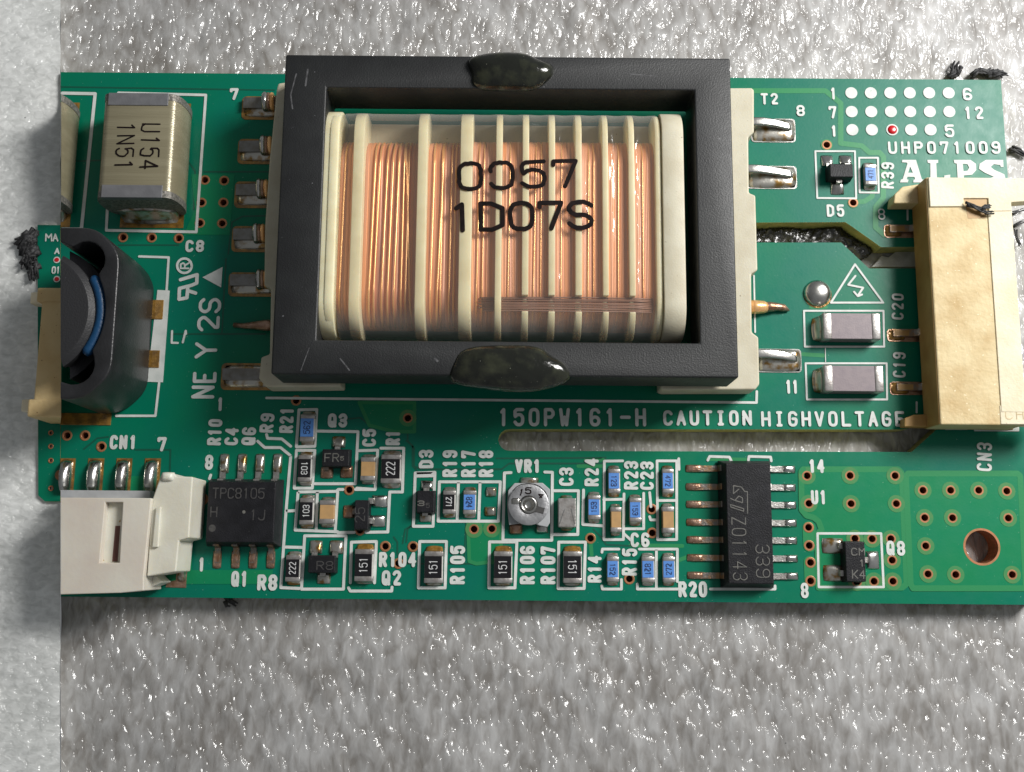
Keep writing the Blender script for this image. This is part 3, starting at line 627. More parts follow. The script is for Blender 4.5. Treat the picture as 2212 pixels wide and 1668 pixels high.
TXT = [('r1', 'T2', (150, 378), (285, 378), 100, 20), ('r1', '8', (430, 470), (495, 470), 98, 19), ('r1', '1', (695, 338), (745, 338), 105, 20), ('r1', '7', (683, 487), (745, 487), 108, 20),
 ('r1', '1', (700, 630), (750, 630), 100, 20), ('r1', '6', (1735, 345), (1808, 345), 110, 21), ('r1', '12', (1745, 492), (1895, 492), 110, 21), ('r1', '5', (1595, 635), (1668, 635), 112, 20),
 ('r1', 'UHP071009', (1150, 765), (2030, 765), 108, 20), ('r1', 'R39', (1193, 1038), (1193, 835), 105, 20), ('r1', 'D5', (668, 1258), (805, 1258), 105, 20), ('r1', '8', (1070, 1282), (1125, 1282), 95, 12),
 ('r2', 'C20', (1195, 697), (1195, 505), 90, 17), ('r2', 'C19', (1210, 1125), (1210, 938), 95, 17), ('r2', '11', (325, 1242), (420, 1242), 105, 20), ('r2', 'HIGHVOLTAGE', (145, 1485), (1205, 1485), 115, 21),
 ('r6', 'CAUTION', (780, 242), (1480, 242), 122, 24), ('D', '150PW161-H', (1076, 921), (1396, 921.5), 40, 7.2),
 ('r3', 'CN3', (1960, 490), (1960, 268), 118, 20), ('r3', '14', (525, 502), (650, 502), 108, 25), ('r3', 'U1', (545, 747), (668, 747), 110, 23), ('r3', '8', (465, 1482), (525, 1482), 115, 22), ('r3', 'Q8', (1135, 1147), (1280, 1150), 112, 23),
 ('r6', 'R24', (272, 720), (272, 500), 112, 24), ('r6', 'R23', (583, 747), (583, 522), 112, 24), ('r6', 'C23', (705, 750), (705, 526), 108, 24), ('r5', 'C3', (1407, 717), (1407, 573), 114, 24),
 ('r6', 'C6', (523, 1200), (672, 1200), 112, 24), ('r6', 'R14', (294, 1480), (294, 1268), 108, 24), ('r6', 'R15', (573, 1425), (575, 1212), 118, 24), ('r6', 'R20', (900, 1595), (1127, 1595), 120, 26), ('r6', '1', (885, 597), (925, 597), 105, 20),
 ('r5', 'D3', (303, 577), (303, 432), 115, 25), ('r5', 'R19', (490, 647), (492, 435), 116, 25), ('r5', 'R17', (637, 647), (637, 437), 116, 25), ('r5', 'R18', (775, 647), (775, 437), 116, 25), ('r5', 'VR1', (945, 615), (1150, 615), 108, 27),
 ('r5', 'R105', (550, 1492), (553, 1188), 116, 26), ('r5', 'R106', (1102, 1492), (1102, 1190), 116, 26), ('r5', 'R107', (1265, 1492), (1265, 1193), 116, 26),
 ('r4', 'R10', (228, 398), (243, 192), 110, 25), ('r4', 'C4', (362, 398), (372, 260), 108, 25), ('r4', 'Q6', (500, 398), (510, 256), 112, 25), ('r4', 'R9', (640, 300), (655, 148), 110, 25), ('r4', 'R21', (797, 300), (807, 98), 110, 25),
 ('r4', 'Q3', (1070, 257), (1224, 257), 112, 27), ('r4', 'C5', (1450, 407), (1453, 268), 108, 25), ('r4', 'R1', (1640, 397), (1643, 280), 114, 25), ('r4', '8', (101, 590), (166, 590), 118, 25), ('r4', '1', (50, 1392), (98, 1392), 108, 24),
 ('r4', '1', (198, 127), (245, 127), 110, 24), ('r4', 'Q1', (308, 1512), (442, 1512), 120, 25), ('r4', 'R8', (513, 1542), (672, 1542), 122, 27), ('r4', 'R104', (1473, 1357), (1768, 1357), 115, 26), ('r4', 'Q2', (1495, 1502), (1648, 1502), 115, 25),
 ('z2', 'C8', (1368, 300), (1507, 300), 95, 22), ('z3', 'CN1', (808, 402), (1010, 402), 106, 24), ('z3', '7', (1158, 417), (1228, 417), 106, 24), ('z1', '7', (1798, 342), (1868, 342), 104, 24),
 ('z2', 'N', (1583, 1382), (1588, 1286), 172, 26), ('z2', 'E', (1598, 1267), (1602, 1185), 176, 26), ('z2', 'Y', (1604, 1084), (1608, 964), 168, 25), ('z2', '2', (1620, 887), (1626, 772), 168, 25), ('z2', 'S', (1632, 752), (1638, 640), 170, 25)]
for t, s_, a, b, h, wp in TXT: text(s_, t, a, b, h, wp, PCB)
obj('silkscreen_text', strokes([UL('z2', [(1273, 884), (1270, 970), (1316, 972)]), UL('z2', [(1374, 882), (1352, 968)]), UL('z2', [(1374, 882), (1376, 905)])], W('z2', 16), 0.05), 'silk', PCB)
for y, xs in ((288, (857, 1010, 1162, 1315, 1467, 1620)), (435, (860, 1013, 1167, 1318, 1472, 1625)), (577, (865, 1018, 1178, 1325, 1478))):
    for x in xs:
        c = U('r1', x, y)
        o = obj('silkscreen_dot', prism(circle(c, 0.46, 20), 0.0, 0.05), 'silk', PCB)
        if x == 1178:
            V = []; F = []
            for k, (rr, zz) in enumerate(((0.36, 0.045), (0.33, 0.10), (0.22, 0.14), (0.08, 0.155))): V += [(a_, b_, zz) for a_, b_ in circle(c, rr, 18)]
            for k in range(3): F += [(k*18+i, k*18+(i+1) % 18, k*18+18+(i+1) % 18, k*18+18+i) for i in range(18)]
            F.append(tuple(range(54, 72)))
            obj('red_ink_dot', (V, F), 'red', o, smooth=True)
# ------------------------------------------------------------------ chips
def chip(name, label, t, x0, y0, x1, y1, h, style, mark=None, mdir=1, tl=0.32, ext=0.3, axis='y', fl=('solderf', 'solderf'), msz=0.68):
    r = RC(t, x0, y0, x1, y1, h)
    body = {'black': 'alumina', 'blue': 'alumina', 'tan': 'tan', 'mauve': 'mauve', 'grey': 'alumina'}[style]
    b = obj(name, box(r, 0.04, h-0.02, 0.03, g=-0.02), body, PCB, label=label)
    def ends(e0, e1):           # rectangle between two stations along the chip
        return (r[0], e0, r[2], e1) if axis == 'y' else (e0, r[1], e1, r[3])
    A, B = (r[1], r[3]) if axis == 'y' else (r[0], r[2])
    g = 0.0 if style in ('black', 'blue') else 0.015
    big = style in ('mauve',)
    for e0, e1 in ((A, A+tl), (B-tl, B)):
        obj('terminal', box(ends(e0-0.005, e1), 0.02, h+(0.03 if big else 0.0), 0.09 if big else 0.05, g=g), 'term', b, smooth=True, angle=50)
    if style in ('black', 'blue'):
        rr = ends(A+tl*0.96, B-tl*0.96); wgap = 0.03
        rr = (rr[0]+wgap, rr[1], rr[2]-wgap*3, rr[3]) if axis == 'y' else rr
        obj('coating', box(rr, h-0.05, h+0.012, 0.012), 'rblack' if style == 'black' else 'rblue', b)
    wdt = (r[2]-r[0] if axis == 'y' else r[3]-r[1])*0.94; mid = (r[0]+r[2])/2 if axis == 'y' else (r[1]+r[3])/2
    ex = ext if isinstance(ext, tuple) else (ext, ext)
    obj('solder_fillet', fillet(mid, A+0.02, -1, wdt, ex[0], h*0.72, axis), fl[0], b, smooth=True)
    obj('solder_fillet', fillet(mid, B-0.02, 1, wdt, ex[1], h*0.72, axis), fl[1], b, smooth=True)
    if mark:
        cy = (r[1]+r[3])/2; cx = (r[0]+r[2])/2-0.03; Lh = (B-A-2*tl)*msz/2; hh = (r[2]-r[0])*0.42; wd = 0.055 if hh < 0.6 else 0.07
        if mdir > 0: p0, p1 = (cx+hh/2, cy-Lh), (cx+hh/2, cy+Lh)        # read upwards
        else: p0, p1 = (cx-hh/2, cy+Lh), (cx-hh/2, cy-Lh)               # read downwards
        obj('marking', strokes(glyphs(mark, p0, p1, hh, 0.7), wd, h+0.016), 'markw' if style == 'black' else 'markb', b)
    return b
RN, CNm = 'chip_resistor', 'chip_capacitor'
chip(RN, 'blue chip resistor marked 562 beside the R21 lettering', 'r4', 852, 152, 968, 362, 0.5, 'blue', '562', 1)
chip(RN, 'black chip resistor marked 103 beside transistor Q3, read downwards', 'r4', 835, 472, 945, 682, 0.5, 'black', '103', -1)
chip(RN, 'black chip resistor marked 103 beside the tan capacitor below Q3', 'r4', 847, 812, 960, 1020, 0.5, 'black', '103', 1)
chip(CNm, 'tan chip capacitor under the C5 lettering', 'r4', 1330, 490, 1442, 672, 0.6, 'tan', ext=0.28)
chip(CNm, 'tan chip capacitor between the 103 resistor and the 25 transistor', 'r4', 1005, 830, 1122, 1012, 0.6, 'tan', ext=0.3)
chip(RN, 'wide black chip resistor marked 222 under the R1 lettering', 'r4', 1490, 468, 1648, 695, 0.55, 'black', '222', 1, tl=0.36, ext=0.36)
chip(RN, 'black chip resistor marked 222 above the R8 corner of the board', 'r4', 738, 1262, 855, 1470, 0.5, 'black', '222', 1)
for lab, t, x0, x1, md, mk in (('next to the R104 lettering', 'r4', 1282, 1428, 1, '151'), ('left of the R105 lettering', 'r5', 230, 378, 1, '151'), ('left of the R106 lettering', 'r5', 778, 926, 1, '151'), ('right of the R107 lettering', 'r5', 1326, 1476, -1, '151')):
    chip(RN, 'wide black chip resistor marked 151 '+lab, t, x0, 1215 if t == 'r4' else 1232, x1, 1468 if t == 'r4' else 1482, 0.6, 'black', mk, md, tl=0.36, ext=(0.22, 0.42), fl=('solderf', 'flux'))
chip(RN, 'black chip resistor marked 271 under the R19 lettering', 'r5', 377, 752, 478, 935, 0.5, 'black', '271', -1)
chip(RN, 'blue chip resistor marked 824 under the R17 lettering', 'r5', 538, 752, 640, 938, 0.5, 'blue', '824', -1)
for lab, x0, y0, x1, y1, mk, md in (('123 beside the R23 lettering', 347, 582, 442, 772, '123', -1), ('153 below the R24 lettering', 188, 790, 286, 980, '153', 1), ('153 below the R23 lettering', 515, 812, 610, 1000, '153', -1),
                                   ('472 beside the C23 lettering', 774, 582, 865, 772, '472', -1), ('152 right of the R14 lettering', 337, 1275, 432, 1472, '152', -1), ('821 right of the R15 lettering', 612, 1275, 714, 1475, '821', -1), ('272 above the R20 lettering', 778, 1275, 876, 1475, '272', 1)):
    chip(RN, 'blue chip resistor marked '+lab, 'r6', x0, y0, x1, y1, 0.5, 'blue', mk, md)
chip(CNm, 'tan chip capacitor above the C6 lettering', 'r6', 368, 885, 450, 1078, 0.75, 'tan', tl=0.3)
chip(CNm, 'tan chip capacitor below the 472 resistor', 'r6', 776, 880, 866, 1085, 0.75, 'tan', tl=0.34)
chip(RN, 'blue chip resistor marked 471 beside the R39 lettering', 'r1', 966, 842, 1060, 1005, 0.55, 'blue', '471', 1)
for lab, y0, y1, x0, x1 in (('C20', 645, 838, 602, 1025), ('C19', 1032, 1225, 610, 1048)):
    b = chip(CNm, 'mauve grey chip capacitor with silver ends beside the %s lettering' % lab, 'r2', x0, y0, x1, y1, 1.25, 'mauve', tl=0.62, ext=(0.55, 0.25), axis='x', fl=('solderf', 'solder'))
# empty solder pads under R18, solder dot near the triangle
for a in ((715, 725, 800, 802), (705, 880, 797, 955)): obj('solder_pad', dome(RC('r5', *a), 0.24, lean=(0.3, 0.2), rough=0.1), 'solderf', PCB, smooth=True)
c_ = U('r2', 557, 500); V, F = [], []; n = 28
for k in range(7):
    a_ = math.pi/2*k/7; V += [(x, y, 0.05+0.5*math.sin(a_)) for x, y in circle(c_, W('r2', 102)*math.cos(a_), n)]
for k in range(6): F += [(k*n+i, k*n+(i+1) % n, k*n+n+(i+1) % n, k*n+n+i) for i in range(n)]
F.append(tuple(range(6*n, 7*n)))
obj('solder_dot', (V, F), 'solder', PCB, smooth=True)
obj('flux_halo', prism(circle(U('r2', 560, 510), W('r2', 105), 24), 0.0, 0.04), 'flux', PCB)
# ------------------------------------------------------------------ moulded packages
def package(name, label, t, r4, h, leads, markings=(), flare=0.12, bev=0.06, zb=0.12, pads=(), lead_t=0.13):
    r = RC(t, *r4, h)
    b = obj(name, box(r, zb, h, bev, flare=flare), 'ic', PCB, label=label)
    for d, pos, wd, foot, m_ in leads:      # side, centre along it, width, foot end coordinate (mm, board), material
        zm = h*0.5
        if d in 'NS':
            y0 = r[3] if d == 'N' else r[1]; s_ = 1 if d == 'N' else -1
            e = abs(foot-y0); y0 -= s_*0.1
            path = [(pos, y0, zm), (pos, y0+s_*min(0.30, 0.1+e*0.35), zm-0.02), (pos, y0+s_*min(0.45, 0.1+e*0.5), 0.14), (pos, y0+s_*(e*0.6+0.1), 0.10), (pos, foot, 0.09)]
            obj('lead', strip(path, (1, 0, 0), wd, lead_t), m_, b)
        else:
            x0 = r[2] if d == 'E' else r[0]; s_ = 1 if d == 'E' else -1
            e = abs(foot-x0); x0 -= s_*0.1
            path = [(x0, pos, zm), (x0+s_*min(0.30, 0.1+e*0.35), pos, zm-0.02), (x0+s_*min(0.45, 0.1+e*0.5), pos, 0.14), (x0+s_*(e*0.6+0.1), pos, 0.10), (foot, pos, 0.09)]
            obj('lead', strip(path, (0, 1, 0), wd, lead_t), m_, b)
    for pr, hh, m_, ln in pads: obj('solder_joint', dome(pr, hh, lean=ln, rough=0.1), m_, b, smooth=True)
    for vf, m_ in markings: obj('marking', vf, m_, b)
    return b
def mk(t, s_, a, b_, h, wpx, z, m_='markg', fill=0.7):
    p0, p1 = U(t, *a, z), U(t, *b_, z); wd = W(t, wpx)*0.97
    return (strokes(glyphs(s_, p0, p1, W(t, h)*(1-z/77), fill), wd, z+0.006), m_)
# Q1, eight leads
def xy(t, x, y, z=0.0): return U(t, x, y, z)
lead8 = []
for x, y in ((258, 470), (398, 470), (538, 470), (678, 470)):
    X, Y = xy('r4', x, y); lead8.append(('N', X-0.02, 0.42, Y-0.05, 'tin'))
pads8 = [((xy('r4', x, 0)[0]-0.29, xy('r4', 0, 590)[1], xy('r4', x, 0)[0]+0.29, xy('r4', 0, 460)[1]), 0.2, 'solderf', (0.1, -0.4)) for x in ()]
for x, y in ((200, 1365), (345, 1365), (482, 1365), (622, 1365)):
    X, Y = xy('r4', x, y); lead8.append(('S', X+0.02, 0.42, Y+0.35, 'tindark'))
def padr(t, x0, y0, x1, y1): return RC(t, x0, y0, x1, y1, 0.03)
pads8 = [(padr('r4', x-38, 462, x+36, 620), 0.24, 'solderf', (0.2, -0.5)) for x in (258, 398, 538, 676)]+[(padr('r4', x-34, 1225, x+34, 1368), 0.12, 'solderc', (0, 0.4)) for x in (200, 345, 482, 622)]
z_ = 1.5
package('power_transistor', 'black eight lead chip marked TPC8105, between the white connector and Q3', 'r4', (122, 685, 652, 1160), z_, lead8,
        [mk('r4', 'TPC8105', (165, 812), (568, 815), 76, 9, z_, 'markd'), mk('r4', 'H', (148, 958), (195, 958), 72, 9, z_, 'markd'), mk('r4', '1J', (460, 982), (570, 985), 75, 9, z_, 'markd'),
         (strokes([[U('r4', 410, 922, z_)]*1], W('r4', 26), z_+0.006), 'markg'), (strokes([[U('r4', 160, 1050, z_)]], W('r4', 56), z_+0.006), 'markd')], flare=0.30, bev=0.05, pads=pads8)
# SOT packages
def sot(label, t, body, h, joints, marks, name='transistor'):
    r = RC(t, *body, h); leads, pads = [], []
    for side, p, m_ in joints:
        q_ = padr(t, *p); cx, cy = (q_[0]+q_[2])/2, (q_[1]+q_[3])/2
        pos, foot = (cx, (q_[3] if side == 'N' else q_[1])*0.5+cy*0.5) if side in 'NS' else (cy, (q_[2] if side == 'E' else q_[0])*0.5+cx*0.5)
        leads.append((side, pos, 0.40, foot, 'tin' if m_ != 'solderc' else 'tindark')); pads.append((q_, 0.22, m_, {'N': (0.3, -0.6), 'S': (0.3, 0.6), 'E': (-0.5, 0.2), 'W': (0.6, 0.2)}[side]))
    return package(name, label, t, body, h, leads, marks, 0.07, 0.05, 0.08, pads, 0.12)
sot('black three lead transistor marked FR below the Q3 lettering', 'r4', (1028, 428, 1238, 562), 1.0,
    [('N', (1105, 325, 1212, 420), 'solderf'), ('S', (1015, 565, 1115, 658), 'solderc'), ('S', (1170, 555, 1270, 655), 'solderc')],
    [mk('r4', 'FR', (1048, 525), (1155, 525), 62, 8, 1.0, 'markg'), mk('r4', '5', (1172, 515), (1195, 515), 30, 6, 1.0, 'markg')])
sot('black three lead transistor marked 25 standing sideways right of two 103 parts', 'r4', (1282, 830, 1392, 1060), 1.0,
    [('W', (1192, 868, 1285, 972), 'solderc'), ('E', (1420, 788, 1545, 888), 'solder'), ('E', (1405, 945, 1528, 1042), 'solder')], [mk('r4', '25', (1360, 1000), (1362, 890), 72, 8, 1.0, 'markd')])
sot('black three lead transistor marked 8R left of the R104 resistor', 'r4', (918, 1268, 1128, 1400), 1.0,
    [('N', (928, 1145, 1030, 1255), 'solderf'), ('N', (1085, 1145, 1195, 1255), 'solderf'), ('S', (985, 1398, 1095, 1490), 'solderf')], [mk('r4', 'R8', (985, 1375), (1110, 1375), 60, 8, 1.0, 'markd')])
sot('black three lead transistor marked CM 1 K4 left of the Q8 lettering', 'r3', (815, 1040, 968, 1352), 1.1,
    [('W', (625, 1010, 800, 1135), 'solderf'), ('W', (635, 1220, 800, 1352), 'solderf'), ('E', (970, 1110, 1078, 1258), 'solder')],
    [mk('r3', 'CM', (862, 1145), (962, 1145), 52, 8, 1.1), mk('r3', '1', (925, 1232), (962, 1232), 48, 8, 1.1), mk('r3', 'K4', (868, 1325), (965, 1328), 60, 8, 1.1)])
sot('small black three lead diode above the D5 lettering', 'r1', (692, 842, 872, 945), 1.1,
    [('N', (618, 775, 715, 865), 'solder'), ('N', (762, 775, 862, 860), 'solder'), ('S', (695, 985, 802, 1085), 'solder')], [], name='diode')
# D3 diode
sot('black two lead diode below the D3 lettering', 'r5', (172, 755, 310, 925), 0.95, [('N', (203, 672, 302, 748), 'solder'), ('S', (193, 935, 288, 1002), 'solderf')],
    [mk('r5', '3', (180, 872), (228, 872), 36, 8, 0.95), mk('r5', '5', (245, 888), (270, 888), 34, 6, 0.95, 'markd')], name='diode')
# U1, fourteen leads
z_ = 1.55
lead14, pads14 = [], []
for i, y in enumerate((580, 724, 862, 1003, 1141, 1283, 1422)):
    X, Y = U('r6', 958+i*1.5, y); lead14.append(('W', Y, 0.42, X+0.45, 'tindark')); pads14.append((padr('r6', 955+i*2, y-30, 1085+i*3, y+30), 0.16, 'solderc', (0.3, 0.1)))
    X, Y = U('r6', 1820+i*4, y+8); lead14.append(('E', Y, 0.42, X-0.35, 'tin')); pads14.append((padr('r6', 1712+i*4, y-24, 1822+i*4, y+38), 0.2, 'solder', (-0.4, 0.1)))
gl = [[(798, 692), (795, 425), (762, 425), (722, 370), (625, 352), (622, 450), (690, 395)], [(690, 480), (735, 505), (735, 562), (640, 535), (690, 480)], [(640, 535), (588, 510)], [(585, 585), (750, 637), (748, 668), (590, 615), (585, 585)]]
package('comparator_chip', 'long black fourteen lead chip marked Z01143 and 339, left of the U1 lettering', 'g', (548, 80, 1098, 1560), z_, lead14,
        [mk('g', 'Z01143', (603, 745), (622, 1512), 165, 11, z_, 'markg', 0.62), mk('g', '339', (898, 1082), (906, 1480), 160, 11, z_, 'markg', 0.66), (strokes([UL('g', l, z_) for l in gl], W('g', 11), z_+0.006), 'markg')], flare=0.33, bev=0.05, pads=pads14)
# ------------------------------------------------------------------ VR1 trimmer
base = [(330, 585), (850, 580), (985, 700), (985, 1320), (935, 1400), (790, 1370), (700, 1330), (500, 1340), (430, 1330), (230, 1360), (215, 1230), (195, 980), (215, 720)]
vr = obj('trimmer_potentiometer', bevelled(prism(UL('v', base, 0.6), 0.05, 0.6), 0.05), 'vrb', PCB, label='grey metal trimmer with round rotor marked 154 below the VR1 lettering')
cz = 1.05; cc = U('v', 588, 985, cz); rr = W('v', 372)*0.985
slot = UL('v', [(700, 1060), (760, 1010), (890, 1050), (860, 1160), (735, 1125), (660, 1130)], cz)
obj('rotor', bevelled(filled(circle(cc, rr, 48), [circle(cc, W('v', 165), 28)], 0.62, cz), 0.04), 'vrm', vr, smooth=True, angle=40)
obj('rotor_slot', filled(slot, [], cz-0.1, cz+0.008), 'markd', vr)
V, F = [], []; n = 28
for r_, zz in ((158, 1.0), (150, 1.12), (118, 1.16), (95, 1.02), (60, 0.80), (40, 0.78)): V += [(x, y, zz) for x, y in circle(cc, W('v', r_), n)]
for k in range(5): F += [(k*n+i, k*n+(i+1) % n, k*n+n+(i+1) % n, k*n+n+i) for i in range(n)]
F.append(tuple(range(5*n, 6*n)))
obj('rotor_boss', (V, F), 'solder', vr, smooth=True)
obj('rotor_dimple', dome(RC('v', 265, 860, 430, 985, cz), 0.07, cz-0.01), 'solder', vr, smooth=True)
pc = [(U('v', 415, 800, cz), U('v', 470, 815, cz), '1', 105), (U('v', 535, 778, cz), U('v', 630, 782, cz), '5', 105), (U('v', 760, 815, cz), U('v', 810, 870, cz), '4', 80)]
for a, b, s_, hh in pc: obj('marking', strokes(glyphs(s_, a, b, W('v', hh)), W('v', 24), cz+0.01), 'ink', vr)
obj('marking', strokes([UL('v', [(300, 725), (370, 655), (460, 608), (590, 592), (700, 605), (800, 650), (900, 745), (945, 840)], 0.62)], W('v', 14), 0.612), 'ink', vr)
for a, m_, hh in (((430, 480, 775, 600), 'solderf', 0.35), ((230, 1330, 480, 1530), 'solderc', 0.35), ((720, 1350, 955, 1510), 'solder', 0.35)): obj('solder_joint', dome(RC('v', *a), hh, lean=(0.1, 0.3)), m_, vr, smooth=True)
# C3: metal faced part
c3 = obj('chip_inductor', box(RC('v', 1140, 865, 1465, 1400, 0.95), 0.06, 0.95, 0.06), 'term', PCB, label='grey metallic chip with a V shaped crease below the C3 lettering')
obj('crease', strokes([UL('v', [(1160, 1340), (1250, 1080)], 0.95), UL('v', [(1440, 1340), (1375, 1060)], 0.95)], W('v', 16), 0.956), 'solder', c3)
obj('solder_fillet', fillet(*[(lambda r: (r[0]+r[2])/2)(RC('v', 1140, 865, 1465, 1400, 0.95)), RC('v', 1140, 865, 1465, 1400, 0.95)[3]-0.02], 1, 0.85, 0.3, 0.7), 'solderf', c3, smooth=True)
obj('solder_fillet', fillet(*[(lambda r: (r[0]+r[2])/2)(RC('v', 1140, 865, 1465, 1400, 0.95)), RC('v', 1140, 865, 1465, 1400, 0.95)[1]+0.02], -1, 0.85, 0.25, 0.7), 'solderf', c3, smooth=True)
# ------------------------------------------------------------------ film capacitors C8, C7
def film_cap(label, dx, sawn):
    h = 3.9; r = list(RC('z1', 823, 292, 1298, 1106, h)); sh = U('z1', 1200+dx, 700)[0]-U('z1', 1200, 700)[0]
    r[0] += sh; r[2] += sh; xc = (r[0]+r[2])/2+0.12; hf = (r[2]-r[0])/2; hw = hf+0.75; ya, yb = r[1], r[3]; n = 10
    def prof(off=0.0):
        o_ = [(hf*0.98, h+off)]
        for i in range(1, n+1):
            a = math.pi/2-math.pi*0.94*i/n; o_.append((hf+(hw-hf+off)*max(0, math.cos(a))**0.8, h/2+(h/2+off)*math.sin(a)))
        o_ = [(x, max(0.06, z)) for x, z in o_]
        return o_+[(-x, z) for x, z in o_[::-1]]
    def ext(pf, y0, y1):
        m_ = len(pf); V = [(xc+x, y0, z) for x, z in pf]+[(xc+x, y1, z) for x, z in pf]
        F = [(i, i+m_, (i+1) % m_+m_, (i+1) % m_) for i in range(m_)]+[tuple(range(m_)), tuple(range(2*m_-1, m_-1, -1))]
        bm = bmesh.new(); vs = [bm.verts.new(p) for p in V]
        for f in F: bm.faces.new([vs[i] for i in f])
        bmesh.ops.recalc_face_normals(bm, faces=bm.faces); return bm_vf(bm)
    cl = (U('D', 131, 0, h), U('D', 131, 1668, h))
    e0_, e1_ = Vector((*U('D', 131, 157), 0)), Vector((*U('D', 131, 1292), 0)); lean = Vector((0.43, 0, 1))     # the saw leaned over here
    nn_ = (e1_-e0_).cross(lean).normalized(); nn_ = nn_ if nn_.x > 0 else -nn_
    fn = (lambda vf: cut(vf, *cl, plane=(e0_, nn_))) if sawn else (lambda vf: vf)
    b = obj('film_capacitor', fn(ext(prof(), ya+0.1, yb-0.1)), 'film', PCB, smooth=True, angle=50, label=label)
    tl = 0.92
    for e0, e1 in ((ya, ya+tl*0.55), (yb-tl*0.55, yb)): obj('crimped_end', fn(ext(prof(0.03), e0, e1)), 'caprough', b, smooth=True, angle=50)
    for e0, e1 in ((ya-0.03, ya+tl), (yb-tl, yb+0.03)):
        vf = fn(box((xc-hf-0.12, e0, xc+hf-0.12, e1), h-0.5, h+0.07, 0.04))
        if len(vf[0]) > 3: obj('end_plate', vf, 'capmet', b)
    # pads and fillets
    for y0, s_ in ((ya, -1), (yb, 1)):
        vf = fn(box((xc-2.3, min(y0-s_*0.5, y0+s_*1.0), xc+2.45, max(y0-s_*0.5, y0+s_*1.0)), -0.02, 0.05))
        obj('solder_pad', vf, 'flux', b)
        obj('solder_fillet', fn(fillet(xc, y0-s_*0.02, s_, 4.4, 0.75, 1.7)), 'solderf', b, smooth=True)
    if not sawn:
        obj('marking', strokes(glyphs('1N51', U('z1', 925, 528, h), U('z1', 905, 880, h), W('z1', 140)*0.94, 0.62), 0.12, h+0.008, 0.03), 'ink', b)
        obj('marking', strokes(glyphs('u154', U('z1', 1115, 532, h), U('z1', 1095, 880, h), W('z1', 150)*0.94, 0.62), 0.12, h+0.008, 0.035), 'ink', b)
    return b
film_cap('ivory film capacitor with grey metal ends, printed sideways, above the C8 lettering', 0, False)
film_cap('ivory film capacitor cut off by the sawn left edge of the board', -878, True)
# ------------------------------------------------------------------ inductor L1
h = 7.4; bx = U('z2', 1128, 880)[0]; by0, by1 = U('z2', 800, 1500)[1], U('z2', 800, 345)[1]
cy = (by0+by1)/2; hw = (by1-by0)/2; cx = bx-hw; ch = 1.7
octo = [(cx+hw, cy-hw+ch), (cx+hw, cy+hw-ch), (cx+hw-ch, cy+hw), (cx-hw+ch, cy+hw), (cx-hw, cy+hw-ch), (cx-hw, cy-hw+ch), (cx-hw+ch, cy-hw), (cx+hw-ch, cy-hw)]
def rounded(poly, rad, n=4):
    o_ = []
    for i, p in enumerate(poly):
        a, c = Vector(poly[i-1]), Vector(poly[(i+1) % len(poly)]); p = Vector(p); d1, d2 = (a-p).normalized(), (c-p).normalized()
        A, C = p+d1*rad, p+d2*rad
        for k in range(n+1):
            t = k/n; o_.append(tuple((1-t)**2*A+2*t*(1-t)*p+t*t*C))
    return o_
octo = rounded(octo, 0.95)
Rh = 5.15; ear = [(cx+3.55, cy+3.55), (cx+3.35, cy-3.55), (cx-3.4, cy+3.4), (cx-3.4, cy-3.4)]
hl = []                         # keyhole outline: circle with four ears
for i in range(96):
    a = 2*math.pi*i/96; d = Vector((math.cos(a), math.sin(a))); best = Rh
    for ex_, ey_ in ear:
        e = Vector((ex_-cx, ey_-cy)); b_ = d.dot(e); dd = b_*b_-(e.length_squared-1.35**2)
        if dd > 0: best = max(best, b_+math.sqrt(dd))
    hl.append((cx+d.x*best, cy+d.y*best))
cutL = (U('D', 131, 0, h), U('D', 131, 1668, h))
sh = filled(octo, [hl], 0.45, h)
shell = obj('inductor', cut(bevelled(sh, 0.28, 3), *cutL), 'ind', PCB, smooth=True, angle=35, label='black ferrite inductor with a round drum and blue winding, cut by the left edge')
obj('inductor_floor', cut(prism([(cx+(x-cx)*0.985, cy+(y-cy)*0.985) for x, y in octo], 0.05, 0.9), *cutL), 'ind', shell)
V, F = [], []; n = 64
for r_, zz in ((4.3, 1.0), (4.3, h-1.1), (4.42, h-0.8), (4.42, h-0.40), (4.05, h-0.02), (3.9, h)): V += [(x, y, zz) for x, y in circle((cx, cy), r_, n)]
for k in range(5): F += [(k*n+i, k*n+(i+1) % n, k*n+n+(i+1) % n, k*n+n+i) for i in range(n)]
F += [tuple(range(5*n, 6*n)), tuple(range(n-1, -1, -1))]
obj('drum_core', cut((V, F), *cutL), 'drum', shell, smooth=True, angle=25)
obj('dark_coil_fill', cut(prism(circle((cx, cy), 5.0, 48), 0.9, h-1.5), *cutL), 'ic', shell)  # added fill in the cavity; its darkness is put into the black colour
a0 = [(cx+4.74*math.cos(math.radians(a)), cy+4.74*math.sin(math.radians(a)), h-0.55) for a in range(-36, 36, 3)]
obj('blue_winding', tube(a0, [0.2]+[0.38]*(len(a0)-2)+[0.2], 10), 'bluewire', shell, smooth=True)
for a in ((1118, 655, 1208, 797), (1083, 1027, 1180, 1155)): obj('terminal', box(RC('z2', *a), 0.0, 0.12, 0.03), 'flux', shell)
obj('terminal', cut(box(RC('z2', 380, 1490, 822, 1578), -0.02, 0.08, 0.02), U('D', 131, 0), U('D', 131, 1668)), 'flux', shell)
